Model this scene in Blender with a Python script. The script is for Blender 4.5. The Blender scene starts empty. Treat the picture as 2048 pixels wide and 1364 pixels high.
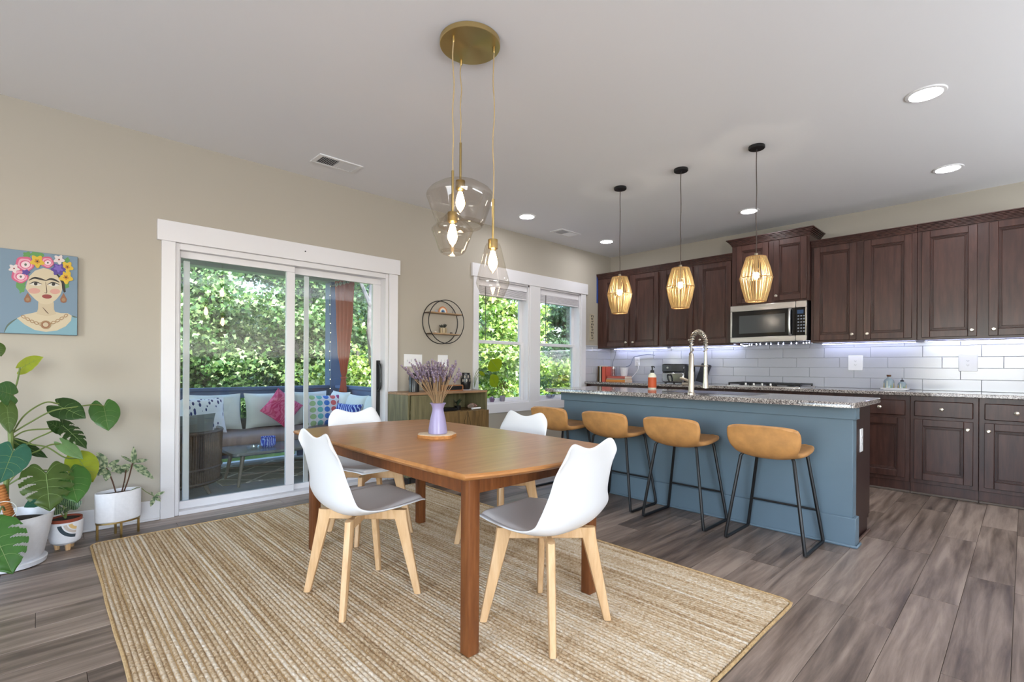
import bpy, math, random
import numpy as np
from mathutils import Vector, Matrix, Euler, noise
random.seed(7)
rng = np.random.default_rng(11)
PI = math.pi
S = bpy.context.scene
COL = S.collection

# ------------------------------------------------------------------ camera
cam_d = bpy.data.cameras.new('camera')
cam = bpy.data.objects.new('camera', cam_d)
COL.objects.link(cam)
YAW, ROLL = 0.8049944, 0.0052923
fw = Vector((math.cos(YAW), math.sin(YAW), 0))
rt = Vector((math.sin(YAW), -math.cos(YAW), 0))
up = Vector((0, 0, 1))
r2 = rt * math.cos(ROLL) + up * math.sin(ROLL)
u2 = up * math.cos(ROLL) - rt * math.sin(ROLL)
rot = Matrix((r2, u2, -fw)).transposed().to_4x4()
cam.matrix_world = Matrix.Translation((-6.1778, -4.3044, 1.1107)) @ rot
cam_d.sensor_width = 36.0
cam_d.lens = 986.94 / 2048 * 36
cam_d.shift_y = (732.25 - 682) / 2048
cam_d.clip_start = 0.02
S.camera = cam

# ------------------------------------------------------------------ light, exposure
S.view_settings.view_transform = 'Standard'
S.view_settings.look = 'None'
S.view_settings.exposure = 0.46
S.view_settings.gamma = 1.0
S.view_settings.use_curve_mapping = False
S.cycles.use_denoising = True
S.cycles.max_bounces = 9
S.cycles.diffuse_bounces = 4
S.cycles.glossy_bounces = 4
S.cycles.transparent_max_bounces = 24
S.cycles.caustics_reflective = False
S.cycles.caustics_refractive = False
S.cycles.sample_clamp_indirect = 4.0

W = bpy.data.worlds.new('world'); S.world = W
W.use_nodes = True
nt = W.node_tree; nt.nodes.clear()
sky = nt.nodes.new('ShaderNodeTexSky'); sky.sky_type = 'NISHITA'
sky.sun_disc = False; sky.sun_elevation = math.radians(52); sky.sun_rotation = math.radians(200)
bg = nt.nodes.new('ShaderNodeBackground'); bg.inputs['Strength'].default_value = 1.45
wo = nt.nodes.new('ShaderNodeOutputWorld')
nt.links.new(sky.outputs[0], bg.inputs[0]); nt.links.new(bg.outputs[0], wo.inputs[0])

SUN = bpy.data.lights.new('sun', 'SUN'); SUN.energy = 5.8; SUN.angle = math.radians(0.6); SUN.color = (1.0, 0.96, 0.88)
so = bpy.data.objects.new('sun', SUN); COL.objects.link(so)
so.rotation_euler = Vector((0.30, 0.62, -0.80)).to_track_quat('-Z', 'Y').to_euler()

def area(name, loc, direction, sx, sy, power, color=(1, 1, 1)):
    l = bpy.data.lights.new(name, 'AREA'); l.shape = 'RECTANGLE'; l.size = sx; l.size_y = sy
    l.energy = power; l.color = color
    o = bpy.data.objects.new(name, l); COL.objects.link(o)
    o.location = loc; o.rotation_euler = Vector(direction).to_track_quat('-Z', 'Z').to_euler()
    return o
# added unseen fill lamps: two at made-up windows behind the camera, two facing the ceiling
area('window_daylight', (-7.2, -7.36, 1.45), (0, 1, 0.3), 2.6, 1.6, 88, (0.87, 0.93, 1.0))
area('window_daylight', (-9.86, -3.6, 1.45), (1, 0, 0.3), 2.6, 1.6, 75, (0.87, 0.93, 1.0))
area('ceiling_uplight', (-7.6, -6.7, 1.25), (0, 0, 1), 2.4, 1.0, 85, (0.88, 0.94, 1.0))
area('ceiling_uplight', (-2.4, -6.9, 1.25), (0, 0, 1), 4.0, .9, 130, (0.88, 0.94, 1.0))


# ------------------------------------------------------------------ helpers
def lin(h):
    if isinstance(h, str):
        h = h.lstrip('#'); c = [int(h[i:i + 2], 16) / 255 for i in (0, 2, 4)]
    else:
        c = [x / 255 for x in h]
    return tuple(x / 12.92 if x <= .04045 else ((x + .055) / 1.055) ** 2.4 for x in c)

class NT:
    def __init__(s, name):
        s.m = bpy.data.materials.new(name); s.m.use_nodes = True
        s.t = s.m.node_tree; s.t.nodes.clear()
        s.out = s.t.nodes.new('ShaderNodeOutputMaterial')
    def n(s, typ, **kw):
        nd = s.t.nodes.new('ShaderNode' + typ)
        for k, v in kw.items():
            if k in nd.inputs: nd.inputs[k].default_value = v
            else: setattr(nd, k, v)
        return nd
    def l(s, a, b): s.t.links.new(a, b)

def pset(p, **kw):
    for k, v in kw.items():
        p.inputs[k].default_value = v

def M(name, col, rough=.5, metal=0., spec=.5, var=0., vscale=8., bump=0., bscale=60., sheen=0., coat=0., stretch=(1, 1, 1), trans=0.):
    """plain procedural material: base colour with noise variation and a fine noise bump"""
    a = NT(name); p = a.n('BsdfPrincipled'); a.l(p.outputs[0], a.out.inputs[0])
    c = lin(col); 
    pset(p, Roughness=rough, Metallic=metal); p.inputs['Specular IOR Level'].default_value = spec
    p.inputs['Base Color'].default_value = (*c, 1)
    if coat: pset(p, **{'Coat Weight': coat, 'Coat Roughness': .12})
    if sheen: pset(p, **{'Sheen Weight': sheen})
    tc = a.n('TexCoord'); mp = a.n('Mapping'); mp.inputs['Scale'].default_value = stretch
    a.l(tc.outputs['Object'], mp.inputs[0])
    if var:
        nz = a.n('TexNoise', Scale=vscale, Detail=4.); a.l(mp.outputs[0], nz.inputs['Vector'])
        r = a.n('ValToRGB'); e = r.color_ramp.elements
        e[0].position = .3; e[1].position = .7
        e[0].color = (*[x * (1 - var) for x in c], 1); e[1].color = (*[min(1, x * (1 + var)) for x in c], 1)
        a.l(nz.outputs[0], r.inputs[0]); a.l(r.outputs[0], p.inputs['Base Color'])
    if bump:
        nb = a.n('TexNoise', Scale=bscale, Detail=3.); a.l(mp.outputs[0], nb.inputs['Vector'])
        b = a.n('Bump', Strength=bump, Distance=.004); a.l(nb.outputs[0], b.inputs['Height']); a.l(b.outputs[0], p.inputs['Normal'])
    if trans:
        tr = a.n('BsdfTranslucent', Color=(*c, 1)); mx = a.n('MixShader', Fac=trans)
        a.l(p.outputs[0], mx.inputs[1]); a.l(tr.outputs[0], mx.inputs[2]); a.l(mx.outputs[0], a.out.inputs[0])
    return a.m

def wood(name, cols, scale=(1, 1, 1), rough=.45, nscale=6., coat=0., bump=.15, rnd=0., coord='Object', spec=.5, detail=6.):
    """wood: stretched noise through a colour ramp; rnd adds a different tone per object"""
    a = NT(name); p = a.n('BsdfPrincipled', Roughness=rough); a.l(p.outputs[0], a.out.inputs[0])
    p.inputs['Specular IOR Level'].default_value = spec
    if coat: pset(p, **{'Coat Weight': coat, 'Coat Roughness': .15})
    if coord == 'Position':
        src = a.n('NewGeometry').outputs['Position']
    else:
        src = a.n('TexCoord').outputs[coord]
    oi = a.n('ObjectInfo'); mu = a.n('VectorMath', operation='SCALE'); mu.inputs[3].default_value = 37.
    cmb = a.n('CombineXYZ')
    for i in range(3): a.l(oi.outputs['Random'], cmb.inputs[i])
    a.l(cmb.outputs[0], mu.inputs[0])
    ad = a.n('VectorMath', operation='ADD'); a.l(src, ad.inputs[0]); a.l(mu.outputs[0], ad.inputs[1])
    mp = a.n('Mapping'); mp.inputs['Scale'].default_value = scale; a.l((ad if rnd else ad).outputs[0], mp.inputs[0])
    n1 = a.n('TexNoise', Scale=nscale, Detail=detail, Roughness=.62, Distortion=.35); a.l(mp.outputs[0], n1.inputs['Vector'])
    fac = n1.outputs[0]
    if rnd:
        mr = a.n('MapRange'); mr.inputs[3].default_value = -rnd; mr.inputs[4].default_value = rnd
        a.l(oi.outputs['Random'], mr.inputs[0])
        ad2 = a.n('Math', operation='ADD'); a.l(fac, ad2.inputs[0]); a.l(mr.outputs[0], ad2.inputs[1]); fac = ad2.outputs[0]
    r = a.n('ValToRGB'); cr = r.color_ramp
    while len(cr.elements) < len(cols): cr.elements.new(.5)
    for i, c in enumerate(cols):
        cr.elements[i].position = .28 + .44 * i / (len(cols) - 1); cr.elements[i].color = (*lin(c), 1)
    a.l(fac, r.inputs[0]); a.l(r.outputs[0], p.inputs['Base Color'])
    if bump:
        b = a.n('Bump', Strength=bump, Distance=.002); a.l(n1.outputs[0], b.inputs['Height']); a.l(b.outputs[0], p.inputs['Normal'])
    return a.m

def emit(name, col, strength):
    a = NT(name); e = a.n('Emission', Strength=strength); e.inputs[0].default_value = (*lin(col), 1)
    a.l(e.outputs[0], a.out.inputs[0]); return a.m

def pane_mat(name, tint=(1, 1, 1), refl=.09, edge=False):
    """thin clear glass: transparent with a fresnel reflection"""
    a = NT(name)
    t = a.n('BsdfTransparent'); t.inputs[0].default_value = (*tint, 1)
    g = a.n('BsdfGlossy', Roughness=.02)
    fr = a.n('LayerWeight', Blend=.25)
    mr = a.n('MapRange'); mr.inputs[3].default_value = refl * .35; mr.inputs[4].default_value = .75 if edge else .6
    a.l(fr.outputs['Facing' if edge else 'Fresnel'], mr.inputs[0])
    if edge:
        pw = a.n('Math', operation='POWER'); pw.inputs[1].default_value = 3.0
        a.l(fr.outputs['Facing'], pw.inputs[0]); a.l(pw.outputs[0], mr.inputs[0])
    mx = a.n('MixShader'); a.l(mr.outputs[0], mx.inputs[0]); a.l(t.outputs[0], mx.inputs[1]); a.l(g.outputs[0], mx.inputs[2])
    a.l(mx.outputs[0], a.out.inputs[0]); return a.m

class MB:
    """collects geometry for ONE mesh"""
    def __init__(s): s.v = []; s.f = []; s.mi = []; s.T = Matrix.Identity(4); s.k = 0
    def add(s, vs, fs):
        b = len(s.v); s.v += [tuple(s.T @ Vector(p)) for p in vs]
        s.f += [tuple(b + i for i in f) for f in fs]; s.mi += [s.k] * len(fs); return s
    def box(s, x0, x1, y0, y1, z0, z1, ch=0.):
        if x0 > x1: x0, x1 = x1, x0
        if y0 > y1: y0, y1 = y1, y0
        if z0 > z1: z0, z1 = z1, z0
        c = Vector(((x0 + x1) / 2, (y0 + y1) / 2, (z0 + z1) / 2)); h = Vector(((x1 - x0) / 2, (y1 - y0) / 2, (z1 - z0) / 2))
        if ch <= 0:
            vs = [(x, y, z) for x in (x0, x1) for y in (y0, y1) for z in (z0, z1)]
            return s.add(vs, [(0, 1, 3, 2), (4, 6, 7, 5), (0, 4, 5, 1), (2, 3, 7, 6), (0, 2, 6, 4), (1, 5, 7, 3)])
        ch = min(ch, h.x * .9, h.y * .9, h.z * .9)
        vs = []; idx = {}
        for sx in (-1, 1):
            for sy in (-1, 1):
                for sz in (-1, 1):
                    for ax in range(3):
                        p = [sx * h.x, sy * h.y, sz * h.z]
                        for j in range(3):
                            if j != ax: p[j] -= (sx, sy, sz)[j] * ch
                        idx[(sx, sy, sz, ax)] = len(vs); vs.append(tuple(c + Vector(p)))
        fs = []
        def put(ids):
            a, b, d = (Vector(vs[i]) for i in ids[:3]); n = (b - a).cross(d - a)
            cen = sum((Vector(vs[i]) for i in ids), Vector()) / len(ids) - c
            fs.append(tuple(ids) if n.dot(cen) > 0 else tuple(reversed(ids)))
        for ax in range(3):
            o = [j for j in range(3) if j != ax]
            for sg in (-1, 1):
                q = []
                for a_, b_ in ((-1, -1), (1, -1), (1, 1), (-1, 1)):
                    k = [0, 0, 0]; k[ax] = sg; k[o[0]] = a_; k[o[1]] = b_; q.append(idx[(*k, ax)])
                put(q)
            for a_ in (-1, 1):
                for b_ in (-1, 1):
                    q = []
                    for sg, wh in ((-1, o[0]), (1, o[0]), (1, o[1]), (-1, o[1])):
                        k = [0, 0, 0]; k[ax] = sg; k[o[0]] = a_; k[o[1]] = b_; q.append(idx[(*k, wh)])
                    put(q)
        for sx in (-1, 1):
            for sy in (-1, 1):
                for sz in (-1, 1): put([idx[(sx, sy, sz, a)] for a in range(3)])
        return s.add(vs, fs)
    def tube(s, path, r, n=8, closed=False, caps=True, sq=1.):
        P = [Vector(p) for p in path]; N = len(P)
        rs = r if isinstance(r, (list, tuple)) else [r] * N
        tg = []
        for i in range(N):
            a = P[i - 1] if (i > 0 or closed) else P[i]; b = P[(i + 1) % N] if (i < N - 1 or closed) else P[i]
            tg.append((b - a).normalized())
        ref = Vector((0, 0, 1)) if abs(tg[0].z) < .9 else Vector((1, 0, 0))
        nx = tg[0].cross(ref).normalized(); vs = []
        for i in range(N):
            nx = (nx - tg[i] * nx.dot(tg[i])).normalized(); ny = tg[i].cross(nx)
            for k in range(n):
                t = 2 * PI * k / n; vs.append(tuple(P[i] + (nx * math.cos(t) + ny * math.sin(t) * sq) * rs[i]))
        fs = []
        for i in range(N if closed else N - 1):
            j = (i + 1) % N
            for k in range(n):
                k2 = (k + 1) % n; fs.append((i * n + k, i * n + k2, j * n + k2, j * n + k))
        if caps and not closed:
            fs.append(tuple(range(n - 1, -1, -1))); fs.append(tuple((N - 1) * n + k for k in range(n)))
        return s.add(vs, fs)
    def lathe(s, prof, n=24, cen=(0, 0, 0), cap0=False, cap1=False):
        vs = []; fs = []; cx, cy, cz = cen
        for r, z in prof:
            for k in range(n):
                t = 2 * PI * k / n; vs.append((cx + r * math.cos(t), cy + r * math.sin(t), cz + z))
        for i in range(len(prof) - 1):
            for k in range(n):
                k2 = (k + 1) % n; fs.append((i * n + k, i * n + k2, (i + 1) * n + k2, (i + 1) * n + k))
        if cap0: fs.append(tuple(range(n - 1, -1, -1)))
        if cap1: fs.append(tuple((len(prof) - 1) * n + k for k in range(n)))
        return s.add(vs, fs)
    def cyl(s, p0, p1, r0, r1=None, n=16):
        return s.tube([p0, p1], [r0, r0 if r1 is None else r1], n)
    def prism(s, pts, z0, z1, ch=0.):
        """outline in xy, counter-clockwise, extruded in z; ch chamfers the top edge"""
        n = len(pts)
        lv = [(z0, 0)] + ([(z1 - ch, 0), (z1, ch)] if ch else [(z1, 0)])
        cx = sum(p[0] for p in pts) / n; cy = sum(p[1] for p in pts) / n
        vs = []
        for z, ins in lv:
            for x, y in pts:
                d = math.hypot(x - cx, y - cy) or 1; q = 1 - ins / d; vs.append((cx + (x - cx) * q, cy + (y - cy) * q, z))
        fs = []
        for i in range(len(lv) - 1):
            for k in range(n):
                k2 = (k + 1) % n; fs.append((i * n + k, i * n + k2, (i + 1) * n + k2, (i + 1) * n + k))
        fs.append(tuple(range(n - 1, -1, -1))); fs.append(tuple((len(lv) - 1) * n + k for k in range(n)))
        return s.add(vs, fs)
    def grid(s, fn, nu, nv, cu=False, flip=False, keep=None):
        vs = [tuple(fn(i / (nu if cu else nu - 1), j / (nv - 1))) for j in range(nv) for i in range(nu)]
        fs = []
        for j in range(nv - 1):
            for i in range(nu if cu else nu - 1):
                if keep and not keep(i, j): continue
                i2 = (i + 1) % nu; q = (j * nu + i, j * nu + i2, (j + 1) * nu + i2, (j + 1) * nu + i)
                fs.append(tuple(reversed(q)) if flip else q)
        return s.add(vs, fs)
    def ball(s, c, r, n=12, sz=1.):
        m = max(6, n // 2 + 2)
        return s.lathe([(max(1e-4, r * math.sin(PI * i / m)), -r * sz * math.cos(PI * i / m)) for i in range(m + 1)], n, c)
    def mesh(s, name, mats, sharp=.62):
        me = bpy.data.meshes.new(name); me.from_pydata(s.v, [], s.f)
        for m in (mats if isinstance(mats, (list, tuple)) else [mats]): me.materials.append(m)
        if any(s.mi): me.polygons.foreach_set('material_index', s.mi)
        if sharp is not None:
            me.polygons.foreach_set('use_smooth', [True] * len(me.polygons)); me.set_sharp_from_angle(angle=sharp)
        me.update(); return me
    def build(s, name, mats, parent=None, sharp=.62):
        return link(name, s.mesh(name, mats, sharp), parent)

def link(name, data, parent=None):
    o = bpy.data.objects.new(name, data); COL.objects.link(o)
    if parent: o.parent = parent
    return o
def tag(o, label=None, cat=None, group=None, kind=None):
    for k, v in (('label', label), ('category', cat), ('group', group), ('kind', kind)):
        if v: o[k] = v
    return o
def thing(name, label, cat, loc=(0, 0, 0), rz=0., group=None):
    o = link(name, None); o.empty_display_size = .05
    o.location = loc; o.rotation_euler = (0, 0, rz); return tag(o, label, cat, group)
def kids(o): return [c for c in COL.objects if c.parent == o]
def dup(root, loc, rz=0., label=None, ks=None):
    r = root.copy(); COL.objects.link(r); r.location = loc; r.rotation_euler = (0, 0, rz)
    if label: r['label'] = label
    def rec(a, b):
        for ch in (x for x in list(a.children)):
            c = ch.copy(); COL.objects.link(c); c.parent = b; rec(ch, c)
    rec(root, r); return r
def solid(o, th, off=-1.):
    m = o.modifiers.new('thick', 'SOLIDIFY'); m.thickness = th; m.offset = off; return o
def subd(o, n=1):
    m = o.modifiers.new('sub', 'SUBSURF'); m.levels = n; m.render_levels = n; return o
def bez(pts, n=10):
    """smooth path through points (Catmull-Rom)"""
    P = [Vector(p) for p in pts]; P = [P[0] * 2 - P[1]] + P + [P[-1] * 2 - P[-2]]; out = []
    for i in range(1, len(P) - 2):
        for k in range(n):
            t = k / n; a, b, c, d = P[i - 1:i + 3]
            out.append(.5 * ((2 * b) + (c - a) * t + (2 * a - 5 * b + 4 * c - d) * t * t + (3 * b - a - 3 * c + d) * t ** 3))
    out.append(P[-2]); return out
def rrect(x0, x1, y0, y1, r, n=5):
    out = []
    for cx, cy, a in ((x1 - r, y1 - r, 0), (x0 + r, y1 - r, 90), (x0 + r, y0 + r, 180), (x1 - r, y0 + r, 270)):
        for k in range(n + 1):
            t = math.radians(a + 90 * k / n); out.append((cx + r * math.cos(t), cy + r * math.sin(t)))
    return out
# ------------------------------------------------------------------ materials
WHITE_TRIM = M('white trim paint', (224, 223, 226), .35)
WALL = M('greige wall paint', (175, 168, 155), .75, bump=.03, bscale=180)
CEIL = M('white ceiling paint', (238, 239, 243), .8)
PANE = pane_mat('clear pane', (.96, .98, .97), .1)
PLANK = wood('grey brown vinyl plank', ['#4f423b', '#6f6056', '#8a796e', '#a29184'], (.55, 7, 1), .34, 3.0, rnd=.13, coord='Position', bump=.12)
SUBF = M('dark floor base', (52, 45, 42), .7)
ESP = wood('espresso stained maple', ['#321f1b', '#432b25', '#52362f'], (7, 7, .8), .34, 3.5, coat=.08, bump=.04, spec=.4)
ESP_D = M('dark espresso side', (48, 30, 28), .4)
GLAZE = M('dark glazed bead', (42, 22, 18), .35)
NICKEL = M('satin nickel', (205, 196, 184), .28, 1.)
STEEL = M('brushed stainless steel', (190, 188, 186), .3, 1., var=.05, vscale=40, stretch=(1, 1, 14))
BLACKM = M('matte black metal', (18, 18, 20), .42)
BLACKG = M('gloss black', (10, 10, 12), .12)
TILE = M('pale grey gloss tile', (184, 186, 194), .12, spec=.6)
GROUT = M('grey grout', (168, 168, 172), .85)
BLUE = M('slate blue cabinet paint', (100, 120, 134), .5, var=.05, vscale=3)
TAN = M('tan faux leather', (190, 138, 82), .5, var=.16, vscale=16, bump=.12, bscale=240)
SHELL = M('white moulded plastic', (228, 229, 232), .32)
PADM = M('grey leatherette pad', (216, 212, 210), .5)
BEECH = wood('pale beech', ['#c39a6c', '#d2ab7e', '#dcb98e'], (9, 9, .9), .45, 5)
TEAK = wood('teak tabletop', ['#9b6534', '#ab7442', '#b88350'], (.6, 7, 3), .3, 4.0, bump=.015, spec=.55, detail=3.)
TEAK_D = wood('teak leg', ['#5c3116', '#70401e', '#824f2a'], (9, 9, .9), .38, 5, bump=.06)
BRASS = M('brushed brass', (170, 146, 96), .32, 1.)
DISC = M('radially brushed brass', (208, 184, 128), .3, 1.)
_t = DISC.node_tree; _p = next(n for n in _t.nodes if n.type == 'BSDF_PRINCIPLED'); _tg = _t.nodes.new('ShaderNodeTangent'); _tg.direction_type = 'RADIAL'; _tg.axis = 'Z'
_p.inputs['Anisotropic'].default_value = .85; _t.links.new(_tg.outputs[0], _p.inputs['Tangent'])
CORDM = M('brass fabric cord', (176, 152, 112), .6)
SHADEG = pane_mat('clear amber shade glass', (.93, .9, .86), .25, True)
RATTAN = M('natural rattan strip', (216, 190, 134), .6, var=.2, vscale=14, trans=.45)
SOIL = M('dark potting soil', (38, 28, 22), .95, var=.4, vscale=90, bump=.8, bscale=120)
CERAM = M('white ceramic', (226, 226, 230), .4, var=.03, vscale=60)
PLASTW = M('white plastic plate', (236, 236, 238), .35)
SLOT = M('dark slot', (40, 40, 44), .5)
SHOE = M('grey brown shoe strip', (92, 80, 72), .5); TOGG = M('toggle grey', (206, 206, 208), .4); PAPER = M('paper', (226, 216, 198), .8)
GLOW_CAN = emit('recessed light glow', (250, 250, 255), 75)
GLOW_BULB = emit('bulb filament glow', (255, 234, 200), 34)
GLOW_RAT = emit('pendant bulb glow', (255, 241, 220), 250)
GLOW_LED = emit('cool led glow', (206, 214, 255), 19)
GLOW_DOT = emit('led dot glow', (220, 226, 255), 30)

def granite():
    a = NT('speckled grey granite'); p = a.n('BsdfPrincipled', Roughness=.1); a.l(p.outputs[0], a.out.inputs[0])
    p.inputs['Specular IOR Level'].default_value = .65
    g = a.n('NewGeometry'); v = a.n('TexVoronoi', Scale=230.); a.l(g.outputs['Position'], v.inputs['Vector'])
    n2 = a.n('TexNoise', Scale=60., Detail=5.); a.l(g.outputs['Position'], n2.inputs['Vector'])
    sp = a.n('SeparateColor'); a.l(v.outputs['Color'], sp.inputs[0])
    mx = a.n('Math', operation='ADD'); a.l(sp.outputs[0], mx.inputs[0]); a.l(n2.outputs[0], mx.inputs[1])
    r = a.n('ValToRGB'); cr = r.color_ramp
    while len(cr.elements) < 5: cr.elements.new(.5)
    for e, (q, c) in zip(cr.elements, ((.42, '#3a3536'), (.7, '#544d4b'), (.95, '#766d69'), (1.1, '#968d88'), (1.3, '#bcb4ae'))):
        e.position = q / 1.6; e.color = (*lin(c), 1)
    dv = a.n('Math', operation='DIVIDE'); dv.inputs[1].default_value = 1.6
    a.l(mx.outputs[0], dv.inputs[0]); a.l(dv.outputs[0], r.inputs[0]); a.l(r.outputs[0], p.inputs['Base Color'])
    return a.m
GRANITE = granite()

def island_mat(name, cols, pos=None, rough=.55, trans=.25):
    """colour differs for every loose piece of the mesh"""
    a = NT(name); p = a.n('BsdfPrincipled', Roughness=rough)
    g = a.n('NewGeometry'); r = a.n('ValToRGB'); cr = r.color_ramp
    while len(cr.elements) < len(cols): cr.elements.new(.5)
    for i, c in enumerate(cols):
        cr.elements[i].position = i / (len(cols) - 1); cr.elements[i].color = (*lin(c), 1)
    a.l(g.outputs['Random Per Island'], r.inputs[0]); a.l(r.outputs[0], p.inputs['Base Color'])
    if trans:
        t = a.n('BsdfTranslucent'); a.l(r.outputs[0], t.inputs[0]); mx = a.n('MixShader', Fac=trans)
        a.l(p.outputs[0], mx.inputs[1]); a.l(t.outputs[0], mx.inputs[2]); a.l(mx.outputs[0], a.out.inputs[0])
    else: a.l(p.outputs[0], a.out.inputs[0])
    return a.m

# ------------------------------------------------------------------ room shell
fl = MB().box(-10, .1, -7.5, .1, -.12, -.004).build('floor', SUBF)
tag(fl, 'grey brown wood look plank floor of the open dining room and kitchen', 'floor', kind='structure')
pw, plen = .178, 1.22
row = 0; y = 0.0
while y > -5.6:
    off = (row * .43 + (row % 3) * .17) % 1.0 * plen
    x = -8.4 - off
    while x < -.02:
        a0, a1 = max(x, -8.2), min(x + plen, -.02)
        if a1 - a0 > .08:
            MB().box(a0 + .0007, a1 - .0007, y - pw + .0007, y - .0007, -.004, 0, .0012).build('plank', PLANK, fl, sharp=None)
        x += plen
    y -= pw; row += 1
rest = MB()
for x0, x1, y0, y1 in ((-10, -8.2, -7.5, 0), (-8.2, -.02, -7.5, -5.7)):
    yy = y1
    while yy > y0 + .05:
        rest.box(x0, x1, max(yy - pw, y0) + .0007, yy - .0007, -.004, -.0005); yy -= pw
tag(rest.build('plank_field', PLANK, fl, sharp=None), kind='stuff')

ce = MB().box(-10.2, .2, -7.7, .25, 2.74, 2.9).build('ceiling', CEIL)
tag(ce, 'smooth white ceiling over the dining room and kitchen', 'ceiling', kind='structure')
DX0, DX1, DZ1 = -5.456, -3.715, 2.0
W1 = (-2.587, -1.746); W2 = (-1.562, -.72); WZ0, WZ1 = .668, 2.12
wl = MB()
for x0, x1, z0, z1 in ((-10, DX0, 0, 2.74), (DX0, DX1, DZ1, 2.74), (DX1, W1[0], 0, 2.74), (W1[0], W1[1], 0, WZ0), (W1[0], W1[1], WZ1, 2.74),
                       (W1[1], W2[0], 0, 2.74), (W2[0], W2[1], 0, WZ0), (W2[0], W2[1], WZ1, 2.74), (W2[1], .14, 0, 2.74)):
    wl.box(x0, x1, 0, .15, z0 - (.1 if z0 == 0 else 0), z1)
wl = tag(wl.build('wall_left', WALL, sharp=None), 'greige painted wall holding the sliding door and the double window', 'wall', kind='structure')
wr = tag(MB().box(0, .14, -7.6, 0, -.1, 2.74).build('wall_right', WALL, sharp=None), 'cream wall behind the dark kitchen cabinets', 'wall', kind='structure')
wn = MB()
for x0, x1, z0, z1 in ((-10, -8.5, 0, 2.74), (-8.5, -5.9, 0, .62), (-8.5, -5.9, 2.28, 2.74), (-5.9, 0, 0, 2.74)):
    wn.box(x0, x1, -7.6, -7.45, z0, z1)
tag(wn.build('wall_near', WALL, sharp=None), 'greige wall behind the camera with one window opening', 'wall', kind='structure')
wb = MB()
for y0, y1, z0, z1 in ((-7.6, -4.9, 0, 2.74), (-4.9, -2.3, 0, .62), (-4.9, -2.3, 2.28, 2.74), (-2.3, .1, 0, 2.74)):
    wb.box(-10.1, -9.95, y0, y1, z0, z1)
tag(wb.build('wall_rear', WALL, sharp=None), 'greige end wall of the living side with one window opening', 'wall', kind='structure')
def unseen_window(n, wall, lo, hi):  # made-up window frames out of view, added to go with the fill lamps
    f = MB()
    def bar(a, b, z0, z1):
        if wall == 'near': f.box(a, b, -7.56, -7.44, z0, z1)
        else: f.box(-10.06, -9.94, a, b, z0, z1)
    bar(lo, lo + .07, .62, 2.28); bar(hi - .07, hi, .62, 2.28); bar(lo, hi, .62, .69); bar(lo, hi, 2.21, 2.28); bar(lo, hi, 1.42, 1.47)
    tag(f.build('window_%d' % n, WHITE_TRIM, sharp=None), 'white framed window in the ' + ('wall behind the camera' if wall == 'near' else 'end wall of the living side'), 'window', kind='structure')
unseen_window(3, 'near', -8.5, -5.9); unseen_window(4, 'rear', -4.9, -2.3)

# baseboards
for i, (x0, x1) in enumerate(((-9.95, -5.541), (-3.621, -.64))):
    b = MB().box(x0, x1, -.015, 0, 0, .142, .003).build('baseboard_left' + ('' if i == 0 else '_far'), WHITE_TRIM)
    tag(b, 'white baseboard ' + ('behind the potted plants' if i == 0 else 'between the sliding door and the kitchen'), 'baseboard', kind='structure')
    MB().box(x0, x1, -.028, -.015, 0, .018, .006).build('shoe_moulding', WHITE_TRIM, b)

# sliding door: casing and unit
t1 = MB().box(-5.568, -3.602, -.032, 0, 2.0, 2.146, .002).build('trim_1', WHITE_TRIM)
tag(t1, 'white flat board casing around the sliding glass door', 'door casing', kind='structure')
MB().box(-5.541, -5.456, -.022, 0, 0, 2.0, .002).build('side_casing', WHITE_TRIM, t1)
MB().box(-3.713, -3.621, -.022, 0, 0, 2.0, .002).build('side_casing', WHITE_TRIM, t1)
MB().cyl((-4.53, -.032, 2.083), (-4.53, -.036, 2.083), .006, n=8).build('nail_head', SLOT, t1)
d = MB()
d.box(-5.456, -5.427, 0, .15, 0, 2.0, .002).box(-3.745, -3.715, 0, .15, 0, 2.0, .002).box(-5.427, -3.745, 0, .15, 1.955, 2.0, .002).box(-5.427, -3.745, -.008, .15, 0, .03, .002)
d = tag(d.build('door_1', WHITE_TRIM), 'white framed sliding glass door opening onto the covered porch', 'sliding door', kind='structure')
sa = MB().box(-5.427, -4.583, .052, .082, 1.905, 1.955, .002).box(-5.427, -4.583, .052, .082, .03, .088, .003).box(-4.653, -4.583, .05, .084, .088, 1.905, .003).box(-5.427, -5.412, .052, .082, .088, 1.905)
sa.build('door_sash', WHITE_TRIM, d)
MB().box(-5.412, -4.653, .064, .07, .088, 1.905).build('door_pane', PANE, d)
sb = MB().box(-4.583, -3.745, .092, .122, 1.9, 1.955, .002).box(-4.583, -3.745, .092, .122, .03, .075, .003).box(-3.83, -3.745, .09, .124, .075, 1.9, .003).box(-4.6, -4.57, .092, .122, .075, 1.9)
sb = sb.build('door_sash', WHITE_TRIM, d)
MB().box(-4.57, -3.83, .104, .11, .075, 1.9).build('door_pane', PANE, d)
for x in (-5.36, -4.455):
    MB().box(x - .021, x + .021, .125, .14, .07, 1.9, .004).build('screen_stile', WHITE_TRIM, d)
h = MB().tube(bez([(-3.775, .085, .86), (-3.775, .04, .9), (-3.775, .035, 1.0), (-3.775, .04, 1.1), (-3.775, .085, 1.14)], 6), .011, 8).box(-3.795, -3.755, .078, .09, .5, 1.16, .004)
h.build('door_handle', BLACKM, d)

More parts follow.
